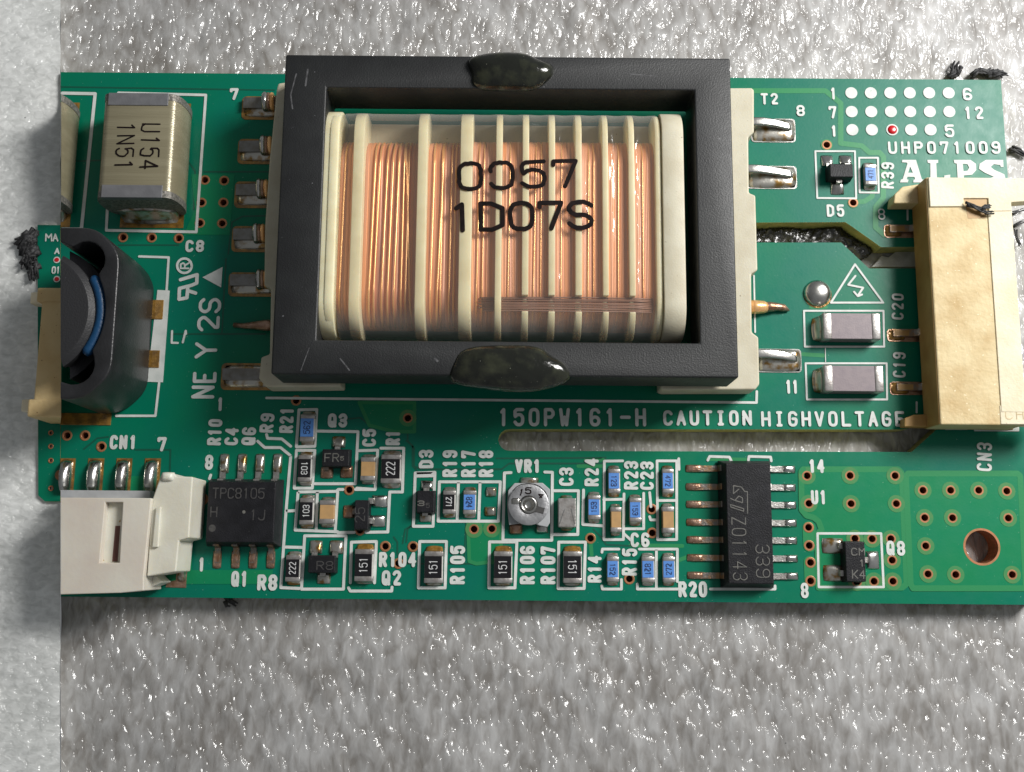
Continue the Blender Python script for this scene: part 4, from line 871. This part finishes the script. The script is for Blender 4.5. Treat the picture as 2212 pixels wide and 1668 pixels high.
# ------------------------------------------------------------------ white connector CN1
h = 4.0; c4 = (U('D', 131, 0, h), U('D', 131, 1668, h))
mainp = UL('z3', [(300, 757), (1118, 762), (1060, 1350), (1060, 1445), (890, 1462), (300, 1478)], h)
slotp = UL('z3', [(778, 792), (908, 792), (882, 1240), (735, 1240)], h)
cn = obj('plug_socket', cut(bevelled(filled(mainp, [slotp], 0.3, h), 0.05), *c4), 'white', PCB, label='white nylon socket with a slotted top, cut by the left edge beside CN1')
obj('slot_floor', prism(UL('z3', [(770, 785), (912, 785), (890, 1250), (730, 1250)], h), h-1.0, h-0.62), 'white2', cn)
obj('slit', prism(UL('z3', [(852, 967), (888, 967), (868, 1232), (828, 1232)], h-0.6), h-0.63, h-0.605), 'brown', cn)
tower = UL('z3', [(1190, 585), (1290, 580), (1300, 600), (1425, 605), (1396, 1055), (1322, 1075), (1300, 1305), (1085, 1340), (1128, 765)], 3.6)
obj('side_block', bevelled(prism(tower, 0.3, 3.6), 0.08), 'white2', cn)
obj('side_ridge', bevelled(prism(UL('z3', [(1150, 830), (1185, 825), (1165, 1125), (1122, 1125)], 3.9), 3.2, 3.85), 0.05), 'white2', cn)
obj('foot_block', bevelled(prism(UL('z3', [(960, 1365), (1150, 1335), (1200, 1385), (1060, 1440), (960, 1445)], 2.2), 0.2, 2.2), 0.06), 'white2', cn)
obj('latch_bump', dome(RC('z3', 1190, 570, 1290, 640, 3.6), 0.35, 3.55), 'white2', cn, smooth=True)
pc_ = (U('D', 131, 0), U('D', 131, 1668))
for x0, x1 in ((430, 550), (645, 762), (855, 970), (1065, 1182)):
    rp = RC('z3', x0, 468, x1, 742)
    obj('solder_pad', cut(box(rp, -0.02, 0.045), *pc_), 'flux', cn)
    vf = dome((rp[0]+0.02, rp[1], rp[2]-0.12, rp[3]-0.08), 0.72, lean=(-0.1, -0.2), rough=0.03, p=2.4)
    obj('solder_joint', cut(vf, U('D', 131, 0, 0.4), U('D', 131, 1668, 0.4)), 'solder', cn, smooth=True)
rp = RC('z3', 440, 705, 1110, 765, 2.0)
obj('pin_row', cut(box(rp, 1.0, 2.0, 0.05), U('D', 131, 0, 2), U('D', 131, 1668, 2)), 'vrb', cn)
obj('solder_pad', prism(UL('z3', [(1332, 1070), (1402, 1072), (1375, 1425), (1225, 1420), (1240, 1380), (1300, 1370)]), -0.02, 0.045), 'solderc', cn)
obj('solder_joint', dome(RC('z3', 1318, 1085, 1385, 1385), 0.55, lean=(0.1, 0.2), p=2.4), 'solderf', cn, smooth=True)
# ------------------------------------------------------------------ right connector CN3
h = 3.3
xa, xb = U('e', 775, 900, h)[0], U('e', 1835, 900, h)[0]; yt, yb_ = U('e', 1200, 322, h)[1], U('f', 1500, 1030, h)[1]
xa = (U('e', 760, 600, h)[0]+U('f', 985, 600, h)[0])/2
c3n = obj('lamp_connector', bevelled(prism([(xa, yb_), (xb, yb_), (xb, yt), (xa, yt)], 0.55, h), 0.10), 'cream', PCB, label='yellowed cream connector with two side ears on the right, above the CN3 lettering')
nt_ = [(xa+0.12, yt-0.06), (xb+2.2, yt-0.06), (xb+2.2, U('e', 1900, 620, h)[1]), (xb, U('e', 1900, 650, h)[1]), (xb, U('e', 1800, 760, h)[1])] + \
      [U('e', 1540, 760, h+.1), U('e', 1530, 592, h+.1), U('e', 1212, 592, h+.1), U('e', 1212, 695, h+.1), (xa+0.12, U('e', 900, 705, h)[1])]
obj('end_block', bevelled(prism(nt_, h-0.9, h+0.13), 0.05), 'cream2', c3n)
obj('side_rail', bevelled(prism([(U('f', 1860, 500, h)[0], yb_+0.9), (xb+0.02, yb_+0.9), (xb+0.02, U('e', 1700, 755, h)[1]), (U('f', 1860, 500, h)[0], U('e', 1700, 755, h)[1])], h-1.2, h+0.08), 0.04), 'cream2', c3n)
obj('end_block', bevelled(prism([(U('f', 1870, 900, h)[0], yb_+0.05), (xb+2.4, yb_+0.05), (xb+2.4, U('f', 1900, 755, h)[1]), (U('f', 1870, 900, h)[0], U('f', 1900, 755, h)[1])], h-1.4, h+0.05), 0.05), 'cream2', c3n)
obj('moulded_text', strokes(glyphs('CH', U('f', 1950, 950, h), U('f', 2200, 950, h), W('f', 130), 0.6), 0.05, h+0.056), 'cream', c3n)
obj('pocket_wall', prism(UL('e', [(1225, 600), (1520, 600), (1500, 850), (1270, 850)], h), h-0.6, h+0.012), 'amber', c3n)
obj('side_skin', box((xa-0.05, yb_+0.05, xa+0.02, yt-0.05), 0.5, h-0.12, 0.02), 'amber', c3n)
obj('ear', bevelled(prism(UL('e', [(318, 655), (330, 540), (430, 440), (660, 405), (740, 340), (800, 340), (800, 655)], 1.7), 0.25, 1.7), 0.08), 'cream', c3n)
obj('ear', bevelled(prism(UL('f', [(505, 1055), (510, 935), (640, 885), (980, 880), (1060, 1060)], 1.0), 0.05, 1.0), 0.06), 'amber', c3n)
for t, (x0, y0, x1, y1), (lx0, ly0, lx1, ly1) in (('e', (190, 935, 640, 1100), (270, 945, 530, 1020)), ('f', (295, 418, 830, 605), (400, 450, 720, 535)), ('r2', (1072, 765, 1335, 858), (1120, 775, 1280, 812))):
    obj('solder_pad', prism(rrect(RC(t, x0, y0, x1, y1), 0.25), -0.02, 0.05), 'solderc', c3n)
    q_ = RC(t, lx0, ly0, lx1, ly1, 0.3); ym = (q_[1]+q_[3])/2
    obj('solder_joint', dome(RC(t, x0+10, y0+8, (x0+x1)/2, y1-10), 0.16), 'flux', c3n, smooth=True)
    obj('pin', strip([(q_[0], ym, 0.28), (q_[2]-0.1, ym, 0.3), (q_[2]+0.15, ym+0.02, 0.42), (q_[2]+0.5, ym+0.05, 1.1), (xa+0.2, ym+0.06, 1.3)], (0, 1, 0), 0.5, 0.16), 'tindark', c3n)
    obj('pin_tip', box((q_[0]+0.06, ym-0.2, q_[2]-0.05, ym+0.2), 0.34, 0.375), 'amber', c3n)
obj('flux_pool', dome(RC('f', 1560, 1030, 2060, 1108), 0.2), 'flux', c3n, smooth=True)
# ------------------------------------------------------------------ transformer
ZF, ZC0, H = 2.3, 2.9, 6.6
fr_ = UL('z5', [(1700, 385), (2060, 383), (2080, 400), (2080, 760), (2032, 800), (2037, 1270), (2092, 1292)], ZF)+UL('z7', [(2110, 375), (2056, 408), (2062, 900), (2117, 940), (2126, 1340), (2090, 1385), (1320, 1387), (1290, 1375), (1290, 1000), (1600, 1000)], ZF)
flx = UL('z4', [(620, 345), (262, 337), (205, 345), (190, 400), (130, 1000)], ZF)+UL('z6', [(92, 0), (85, 505), (142, 530), (132, 1085), (60, 1110), (40, 1290), (100, 1362), (735, 1357), (735, 1100), (560, 1000)], ZF)
tr = obj('transformer', merge(bevelled(prism(fr_, 0.25, ZF), 0.12), bevelled(prism(flx, 0.25, ZF), 0.12),
                              box((U('D', 720, 480, 1)[0], U('D', 1100, 690, 1)[1], U('D', 1440, 480, 1)[0], U('D', 1100, 290, 1)[1]), 0.3, 2.6)), 'bobbin', PCB,
         label='large transformer with copper windings inside a square black ferrite frame')
def q4(p): return (np.mean([p[0][0], p[3][0]]), np.mean([p[2][1], p[3][1]]), np.mean([p[1][0], p[2][0]]), np.mean([p[0][1], p[1][1]]))
co = q4([U('D', 620, 115, H), U('D', 1580, 128, H), U('D', 1593, 817.5, H), U('D', 582, 807, H)])
ci = q4([U('D', 707, 187, H), U('D', 1502.5, 196, H), U('D', 1509, 741, H), U('D', 681.6, 734, H)])
obj('ferrite_frame', bevelled(filled(rect(co), [rect(ci)], ZC0, H), 0.14, 3), 'core', tr, smooth=True, angle=30)
# ribs of the bobbin: rounded loops across the window
yA, yB = U('D', 1100, 246, 4.6)[1], U('D', 1100, 733, 4.2)[1]
def loop(off, zt, rad, zl=2.4, n=9, up=0.0):
    a, b = yB+off, yA-off-up; o_ = [(a, zl)]
    for i in range(n+1):
        t = math.pi/2*i/n; o_.append((a+rad*(1-math.cos(t)), zt-rad*(1-math.sin(t))))
    for i in range(n+1):
        t = math.pi/2*(1-i/n); o_.append((b-rad*(1-math.cos(t)), zt-rad*(1-math.sin(t))))
    return o_+[(b, zl)]
def slab(x0, x1, pf, bev=0.06):
    m_ = len(pf); V = [(x0, y, z) for y, z in pf]+[(x1, y, z) for y, z in pf]
    F = [(i, (i+1) % m_, (i+1) % m_+m_, i+m_) for i in range(m_)]+[tuple(range(m_-1, -1, -1)), tuple(range(m_, 2*m_))]
    return bevelled((V, F), bev) if bev else (V, F)
ZR = 6.15
def xw(px, z=ZR): return U('D', px, 487, z)[0]
nA, nB = U('D', 1240, 672, ZR)[1], U('D', 1240, 638, ZR)[1]
for i, (a, b) in enumerate(((758, 781), (899, 920), (992, 1019), (1070, 1084), (1128, 1142), (1185, 1199), (1243, 1257), (1302, 1314.5), (1359, 1372))):
    pf = loop(0, ZR, 2.2)
    if i > 3:                    # notch where the wire steps from one chamber to the next
        k = next(j for j, p in enumerate(pf) if p[0] > nB and p[1] > ZR-1e-6); low = [p for p in pf[:k] if p[0] < nA]
        zq = np.interp(nA, [p[0] for p in pf[1:12]], [p[1] for p in pf[1:12]])
        pf = low+[(nA, zq), (nA+0.02, ZR-0.75), (nB-0.02, ZR-0.75), (nB, ZR)]+pf[k:]
    obj('bobbin_rib', slab(xw(a), xw(b), pf), 'rib', tr, smooth=True, angle=40)
for a, b, off, zt in ((690, 727, -0.06, 6.35), (1417, 1431, 0.0, 6.15), (1431.5, 1479, -0.08, 6.4)):
    obj('end_cheek', slab(xw(a), xw(b), loop(off, zt, 2.3), 0.12), 'bobbin' if a > 1425 else 'rib', tr, smooth=True, angle=40)
obj('cheek_lip', slab(xw(707), xw(727), loop(0.05, 6.45, 2.3), 0.1), 'rib', tr, smooth=True, angle=40)
secs = [(727, 758, 0.24, 0.9), (781, 899, 0.30, 1.0), (920, 992, 0.30, 0.95), (1019, 1070, 0.11, 0.6), (1084, 1128, 0.11, 0.55), (1142, 1185, 0.11, 0.55), (1199, 1243, 0.11, 0.55), (1257, 1302, 0.11, 0.55), (1314.5, 1359, 0.11, 0.55), (1372, 1417, 0.11, 0.55)]
for a, b, pitch, dep in secs:
    x0, x1 = xw(a)-0.02, xw(b)+0.02; pf = loop(0.9, ZR-dep, 2.3, up=0.9); nw = max(4, int((x1-x0)/pitch)); ns = nw*6
    V, F = [], []; m_ = len(pf); jit = [random.uniform(-0.025, 0.025) for _ in range(nw+1)]
    for i in range(ns+1):
        x = x0+(x1-x0)*i/ns; ph = (i % 6)/6; bmp = math.sqrt(max(0, 0.25-(ph-0.5)**2))*pitch*0.45+jit[min(nw, i//6)]
        for y, z in pf:
            yc = (yA+yB)/2; s_ = 1 if y > yc else -1
            V.append((x, y+s_*bmp*0.4*(1 if z < ZR-dep-0.3 else 0.2), z+bmp))
    for i in range(ns):
        for j in range(m_-1): F.append((i*m_+j, (i+1)*m_+j, (i+1)*m_+j+1, i*m_+j+1))
    obj('winding', (V, F), 'wind', tr, smooth=True)
def wires(xs, r_, dz):
    for xa_, xb2 in xs:
        pf = loop(0.95, ZR-dz, 2.3, up=0.9); V = []
        for y, z in pf:
            s_ = (y-yB)/(yA-yB); V.append((xw(xb2+(xa_-xb2)*s_)+random.uniform(-.012, .012), y, z+0.03))
        obj('copper_wire', tube(V, r_, 7), 'wire', tr, smooth=True)
wires([(806, 796), (817, 806), (833, 823), (845, 836), (857, 850), (868, 866), (878, 876), (866, 890), (740, 733)], 0.07, 0.80)
wires([(935, 930), (957, 943), (952, 952), (974, 970), (982, 980)], 0.065, 0.78)
wires([(1035, 1030), (1045, 1042), (1102, 1098), (1160, 1152), (1170, 1168), (1215, 1212), (1275, 1270), (1285, 1283), (1340, 1335), (1392, 1390)], 0.045, 0.5)
for pl, wd in (([(640, 160), (628, 205), (632, 235)], 3), ([(665, 150), (660, 185)], 4), ([(1145, 140), (1146, 165)], 2), ([(735, 775), (755, 800)], 3), ([(1030, 790), (1020, 812), (1002, 812)], 3),
               ([(1018, 785), (1003, 812)], 2.5), ([(668, 752), (650, 800)], 2), ([(940, 775), (945, 780)], 5), ([(1360, 160), (1420, 165)], 2)):
    obj('scratch', strokes([UL('D', [(x*1.0, y) for x, y in pl], H)], wd*PXM*0.9, H+0.003), 'scratch', tr)
# crossover of fine wire in the notch
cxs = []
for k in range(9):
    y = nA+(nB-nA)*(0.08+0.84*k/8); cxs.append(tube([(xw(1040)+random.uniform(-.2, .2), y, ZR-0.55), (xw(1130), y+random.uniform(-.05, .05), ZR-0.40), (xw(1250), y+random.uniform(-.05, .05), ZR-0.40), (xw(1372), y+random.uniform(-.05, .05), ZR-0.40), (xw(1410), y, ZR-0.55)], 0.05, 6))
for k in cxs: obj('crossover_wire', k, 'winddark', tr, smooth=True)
# clear tape over the winding, and the ink on it
pf = loop(-0.03, ZR+0.035, 2.25, zl=3.2, n=10); x0, x1 = xw(732), xw(1424); V, F = [], []; nx = 90; m_ = len(pf)
px_ = [xw(p) for p in (769, 909, 1005, 1077, 1135, 1192, 1250, 1308, 1365, 1424)]
for i in range(nx+1):
    x = x0+(x1-x0)*i/nx; dn = min(abs(x-p) for p in px_)
    for y, z in pf: V.append((x, y, z-min(0.10, 0.10*(dn/0.7)**2)))
for i in range(nx): F += [(i*m_+j, (i+1)*m_+j, (i+1)*m_+j+1, i*m_+j+1) for j in range(m_-1)]
tp = obj('clear_tape', (V, F), 'tape', tr, smooth=True)
zi = ZR+0.05
obj('ink_marking', strokes(glyphs('0)57', U('D', 992, 409, zi), U('D', 1245, 402, zi), W('D', 60)*0.92, 0.70, 2), 0.30, zi, 0.03), 'ink', tr)
obj('ink_marking', strokes(glyphs('1D07S', U('D', 975, 498, zi), U('D', 1278, 492, zi), W('D', 60)*0.92, 0.74, 2), 0.33, zi, 0.03), 'ink', tr)
# epoxy drops
def blob(t, x0, y0, x1, y1, zb, hh, seed, name='glue_drop'):
    rng = random.Random(seed); a_, b_, c_, d_ = RC(t, x0, y0, x1, y1, zb+hh*0.4); cx_, cy_, A_, B_ = (a_+c_)/2, (b_+d_)/2, (c_-a_)/2, (d_-b_)/2
    V, F = [], []; n_, m_ = 14, 40; ph = [rng.uniform(0, 6.28) for _ in range(6)]
    for k in range(n_+1):
        t_ = math.pi*k/n_
        for j in range(m_):
            a = 2*math.pi*j/m_; rr_ = (1+0.05*math.sin(3*a+ph[0])+0.04*math.sin(5*a+ph[1])+0.05*math.sin(2*a+ph[2]+t_))
            sx_, sy_ = abs(math.cos(a))**0.75*math.copysign(1, math.cos(a)), abs(math.sin(a))**0.85*math.copysign(1, math.sin(a))
            V.append((cx_+A_*rr_*sx_*math.sin(t_)**0.8, cy_+B_*rr_*sy_*math.sin(t_)**0.8, zb+hh*math.cos(t_)*(1 if math.cos(t_) > 0 else 0.9)*(1+0.12*math.sin(4*a+ph[3]+2*t_)*math.sin(t_)**2)))
    for k in range(n_):
        for j in range(m_): F.append((k*m_+j, (k+1)*m_+j, (k+1)*m_+(j+1) % m_, k*m_+(j+1) % m_))
    bm = bmesh.new(); vs = [bm.verts.new(p) for p in V]
    for f in F: bm.faces.new([vs[i] for i in f])
    bmesh.ops.remove_doubles(bm, verts=bm.verts, dist=1e-3); bmesh.ops.recalc_face_normals(bm, faces=bm.faces)
    return obj(name, bm_vf(bm), 'glue', tr, smooth=True)
o = blob('D', 1005, 112, 1195, 190, H-0.05, 0.95, 4); o['label'] = 'dark glossy epoxy drop on the top bar of the frame'
o = blob('D', 972, 742, 1222, 846, H-0.35, 1.15, 9); o['label'] = 'dark glossy epoxy drop on the bottom bar of the frame'
# pins along both sides
for i, (x0, y0, x1, y1, full) in enumerate(((523, 209, 596, 259, 1), (514, 301, 592, 355, 1), (507, 393, 584, 450, 1), (501, 489, 577, 545, 1), (494, 589, 584, 641, 1), (478, 785, 582, 843, 1))):
    r = RC('D', x0, y0, x1, y1)
    obj('solder_pad', prism(rrect((r[0], r[1], r[2]+0.6, r[3]), 0.35), -0.02, 0.05), 'flux', tr)
    obj('solder_joint', dome((r[0]+0.16, r[1]+0.2, r[2]+0.4, r[3]-0.12), 0.28, lean=(0.2, 0.25), rough=0.06), 'solderf', tr, smooth=True)
    ym = r[1]+(r[3]-r[1])*(0.62 if i < 5 else 0.55)
    obj('pin', strip([(r[0]+0.2, ym, 0.33), (r[2]-0.8, ym, 0.42), (r[2]-0.3, ym, 0.62), (r[2]+0.8, ym, 0.8)], (0, 1, 0), 0.85, 0.3), 'leadgrey', tr)
    if i < 5:                    # winding end wrapped round the pin
        xq = r[2]-0.72; o_ = []
        for k in range(3):
            xq2 = xq+k*0.26; rad = 0.24 if k < 1 else 0.18
            pth = [(xq2+0.1*math.sin(t_*0.5), ym+0.56*math.cos(t_), 0.66+0.42*math.sin(t_)) for t_ in [math.pi*j/8-0.2 for j in range(10)]]
            obj('wire_wrap', tube(pth, rad, 8), 'solder' if k < 1 else 'solderc' if k < 2 else 'wire', tr, smooth=True)
def stub(t, pts, rads, material):
    P = [(*U(t, x, y, z), z) for x, y, z in pts]; return obj('wire_stub', tube(P, rads, 9), material, tr, smooth=True)
stub('z2', [(1728, 838, 0.12), (1800, 845, 0.2), (1880, 842, 0.45), (1960, 842, 0.6), (2030, 842, 0.7)], [0.18, 0.2, 0.3, 0.42, 0.42], 'solderc')
stub('r2', [(40, 600, 0.6), (110, 602, 0.5), (165, 602, 0.46), (185, 602, 0.42)], [0.52, 0.52, 0.47, 0.36], 'wire')
stub('r2', [(160, 602, 0.42), (215, 600, 0.40), (265, 600, 0.34), (310, 608, 0.26), (350, 628, 0.16)], [0.40, 0.38, 0.30, 0.28, 0.07], 'solderc')
for x0, y0, x1, y1 in ((1622, 257, 1718, 308), (1612, 359, 1721, 408.5), (1634, 754, 1731, 805)):
    r = RC('D', x0, y0, x1, y1)
    obj('solder_pad', prism(rrect(r, 0.28), -0.02, 0.05), 'solder', tr)
    obj('solder_joint', dome((r[0]+0.03, r[1]+0.04, r[2]-0.04, r[3]-0.04), 0.2, rough=0.12, lean=(0.2, 0.1)), 'solderf', tr, smooth=True)
    ym = r[3]-(r[3]-r[1])*0.36
    obj('pin', rounded_bar([(r[0]-0.5, ym+0.12, 0.78), (r[0]+0.8, ym+0.12, 0.74), (r[0]+1.7, ym+0.06, 0.62), (r[2]-0.65, ym-0.1, 0.38), (r[2]-0.45, ym-0.18, 0.24)], (0, 1, 0), [0.62, 0.62, 0.6, 0.55, 0.45], 0.36), 'solder', tr, smooth=True, angle=60)
# ------------------------------------------------------------------ second board, showing at the left
B2 = thing('circuit_board', 'narrow green board end with a yellowed connector at the left edge', 'circuit board', (U('D', 105, 800)[0], U('D', 105, 800)[1], -1.6))
L0, L1 = U('D', 81, 486), U('D', 82, 1083)
sy = lambda v: U('D', 130.4, v)
o2 = [(U('D', 81, 486)[0], L0[1]), (sy(486)[0], L0[1]), (sy(1083)[0], L1[1]), (U('D', 97, 1083)[0], L1[1]), U('D', 82.5, 1070)]
l2 = obj('laminate', filled(o2, [circle(U('z3', 377, y), 0.12, 10) for y in (280, 380, 485, 690)], -TH, 0), 'mask', B2)
l2.data.materials.append(MT['edge'])
for p in l2.data.polygons:
    if abs(p.normal.z) < 0.5: p.material_index = 1
vm2 = via_mesh(0.115, 0.2, 1.5)
for y in (280, 380, 485, 690):
    c = U('z3', 377, y); put('via', vm2, B2, (c[0], c[1], 0))
obj('silkscreen_text', strokes([UL('z2', l) for l in ([(340, 218), (342, 168), (362, 195), (382, 168), (384, 218)], [(395, 218), (411, 168), (428, 218)], [(402, 200), (420, 200)])], W('z2', 11), 0.05), 'silk', B2)
text('A', 'z2', (400, 315), (440, 315), 50, 11, B2)
text('0', 'z2', (380, 460), (412, 460), 58, 11, B2); text('1', 'z2', (415, 460), (440, 460), 58, 10, B2)
for y in (358, 500):
    c = U('z2', 421, y)
    o = obj('silkscreen_dot', prism(circle(c, W('z2', 25), 18), 0, 0.045), 'silk', B2); obj('red_ink_dot', prism(circle(c, W('z2', 20), 18), 0.0, 0.08, 0.8), 'red', o)
obj('via_ring', cut(prism(circle(U('z3', 448, 592), W('z3', 40), 18), 0, 0.045), U('D', 131, 0), U('D', 131, 1668), False), 'ring', B2)
h = 4.0; xl = U('z2', 280, 1000, h)[0]; xrr = xl+2.6
yt2, yb2 = U('z2', 350, 566, h)[1], U('z3', 350, 160, h)[1]
e0_, e1_ = Vector((*U('D', 130.4, 157), 0)), Vector((*U('D', 130.4, 1292), 0)); nn_ = (e1_-e0_).cross(Vector((0.43, 0, 1))).normalized(); nn_ = -nn_ if nn_.x > 0 else nn_
endcut = lambda vf: cut(vf, (0, 0), (0, 1), plane=(e0_, nn_))
k2 = obj('lamp_connector', endcut(bevelled(prism([(xl, yb2), (xrr, yb2), (xrr, yt2), (xl, yt2)], 0.1, h), 0.12)), 'lcream', B2, label='yellowed connector along the left board end')
obj('end_block', endcut(bevelled(prism([(xl-0.35, yt2-1.0), (xrr, yt2-1.0), (xrr, yt2+0.02), (xl-0.35, yt2+0.02)], 0.3, h+0.1), 0.12)), 'lcream', k2)
obj('end_block', endcut(bevelled(prism([(xl-0.35, yb2-0.02), (xrr, yb2-0.02), (xrr, yb2+1.2), (xl-0.35, yb2+1.2)], 0.3, h+0.06), 0.12)), 'lcream', k2)
for ya_ in (U('z2', 240, 640, 2.2)[1], U('z3', 240, 80, 2.2)[1]):
    xe = U('z2', 222, 640, 2.2)[0]
    obj('ear', bevelled(prism([(xe, ya_-0.4), (xl+0.3, ya_-0.5), (xl+0.3, ya_+0.6), (xe, ya_+0.45)], 1.2, 2.2), 0.1), 'cream2', k2)
# ------------------------------------------------------------------ black lint and tape residue
def tuft(label, t, paths, z0, rad, seed, nf=7, group=None):
    rng = random.Random(seed); parts = []
    for pth in paths:
        for k in range(nf):
            P = []; n_ = len(pth); ox_, oy_ = rng.uniform(-1, 1)*rad*1.2, rng.uniform(-1, 1)*rad*1.2
            for i, (x, y) in enumerate(pth):
                b = U(t, x, y, z0); s_ = rad*1.0
                P.append((b[0]+ox_+rng.uniform(-s_, s_), b[1]+oy_+rng.uniform(-s_, s_), z0+0.08+rad*0.5+rng.uniform(0, rad*1.5)))
            parts.append(tube(P, [rad*(1.15-0.75*i/(n_-1))*rng.uniform(0.6, 1.1) for i in range(n_)], 6))
    o = obj('black_lint', merge(*parts), 'fibre', None, smooth=True)
    o.location.z += 0
    return tag(o, label, 'lint', group or 'black lint shreds around the boards')
zf = -BT+0.12
tuft('black lint flick sticking up past the top edge, left of the corner', 'r1', [[(1620, 172), (1665, 140), (1650, 105), (1680, 65)], [(1660, 172), (1690, 120), (1700, 100)]], zf, 0.16, 1)
tuft('wide black lint shred past the top right corner of the board', 'r1', [[(1800, 172), (1840, 130), (1900, 145), (1960, 125)], [(1900, 172), (1960, 145), (2000, 125), (2052, 160)], [(1960, 172), (2020, 155), (2055, 165)]], zf, 0.15, 2)
tuft('black lint strand beside the right edge level with the maker lettering', 'r1', [[(2095, 735), (2150, 745), (2212, 790)]], zf, 0.12, 3)
tuft('black lint curls beside the right edge below the connector top', 'e', [[(1830, 790), (1890, 770), (1985, 745)], [(1850, 960), (1900, 925), (1985, 890)], [(1870, 1010), (1880, 1120), (1930, 1225)]], zf, 0.07, 4, 4)
tuft('ragged black clump at the left edge of the narrow board', 'z2', [[(270, 180), (230, 215), (190, 240), (150, 262)], [(272, 215), (230, 250), (200, 300), (185, 330)], [(272, 300), (235, 330), (215, 380), (205, 400)], [(272, 400), (250, 430), (262, 490)], [(272, 260), (220, 285), (195, 320)], [(272, 340), (230, 350), (240, 420)]], -0.2, 0.22, 5, 9)
tuft('short black strand under the bottom edge near Q1', 'z3', [[(1690, 1500), (1700, 1535), (1735, 1562)]], zf, 0.18, 6, 4)
o = tuft('black lint shred lying in the notch of the right connector', 'e', [[(1250, 675), (1330, 710), (1420, 745), (1500, 785), (1590, 790)], [(1420, 750), (1480, 710), (1530, 715)]], 3.42, 0.09, 8, 8)
def residue(label, t, pts, seed):
    """crumpled tape left on the foam: an irregular lumpy sheet inside an outline"""
    rng = random.Random(seed); P = UL(t, pts, -1.0); xs = [p[0] for p in P]; ys = [p[1] for p in P]
    st = 0.14; nx_, ny_ = int((max(xs)-min(xs))/st)+2, int((max(ys)-min(ys))/st)+2; idx = {}; V, F = [], []
    for j in range(ny_):
        for i in range(nx_):
            x, y = min(xs)+i*st, min(ys)+j*st
            if inside((x, y), P, rng.uniform(-0.01, 0.08)):
                idx[i, j] = len(V); V.append((x+rng.uniform(-.03, .03), y+rng.uniform(-.03, .03), -1.25+0.28*math.sin(1.7*x+0.6*y)*math.cos(2.3*y)+rng.uniform(-0.16, 0.16)))
    for (i, j), a in list(idx.items()):
        if (i+1, j) in idx and (i, j+1) in idx and (i+1, j+1) in idx: F.append((a, idx[i+1, j], idx[i+1, j+1], idx[i, j+1]))
    n0 = len(V); V += [(x, y, -BT) for x, y, z in V]
    cnt = {}
    for f in F:
        for k in range(4): e = (f[k], f[(k+1) % 4]); cnt[e] = cnt.get(e, 0)+1
    F += [(a, a+n0, b+n0, b) for (a, b) in list(cnt) if (b, a) not in cnt]
    o_ = obj('tape_residue', (V, F), 'residue', None, smooth=True)
    return tag(o_, label, 'residue')
residue('crumpled glossy black tape residue inside the slot beside the transformer', 'r1', [(60, 1335), (830, 1335), (900, 1400), (1000, 1475), (1060, 1520), (990, 1570), (900, 1640), (840, 1560), (780, 1475), (60, 1475)], 3)

# a pale strip of adhesive lies under the connector end of the same slot
ap = UL('D', [(1893, 566), (1905, 552), (1920, 556), (1938, 541), (2076, 541), (2076, 577), (1882, 577)], -1.3)
tag(obj('adhesive_strip', bevelled(prism(ap, -BT, -1.3), 0.05), 'tapegrey', None), 'pale grey adhesive strip in the slot beside the right connector', 'adhesive')
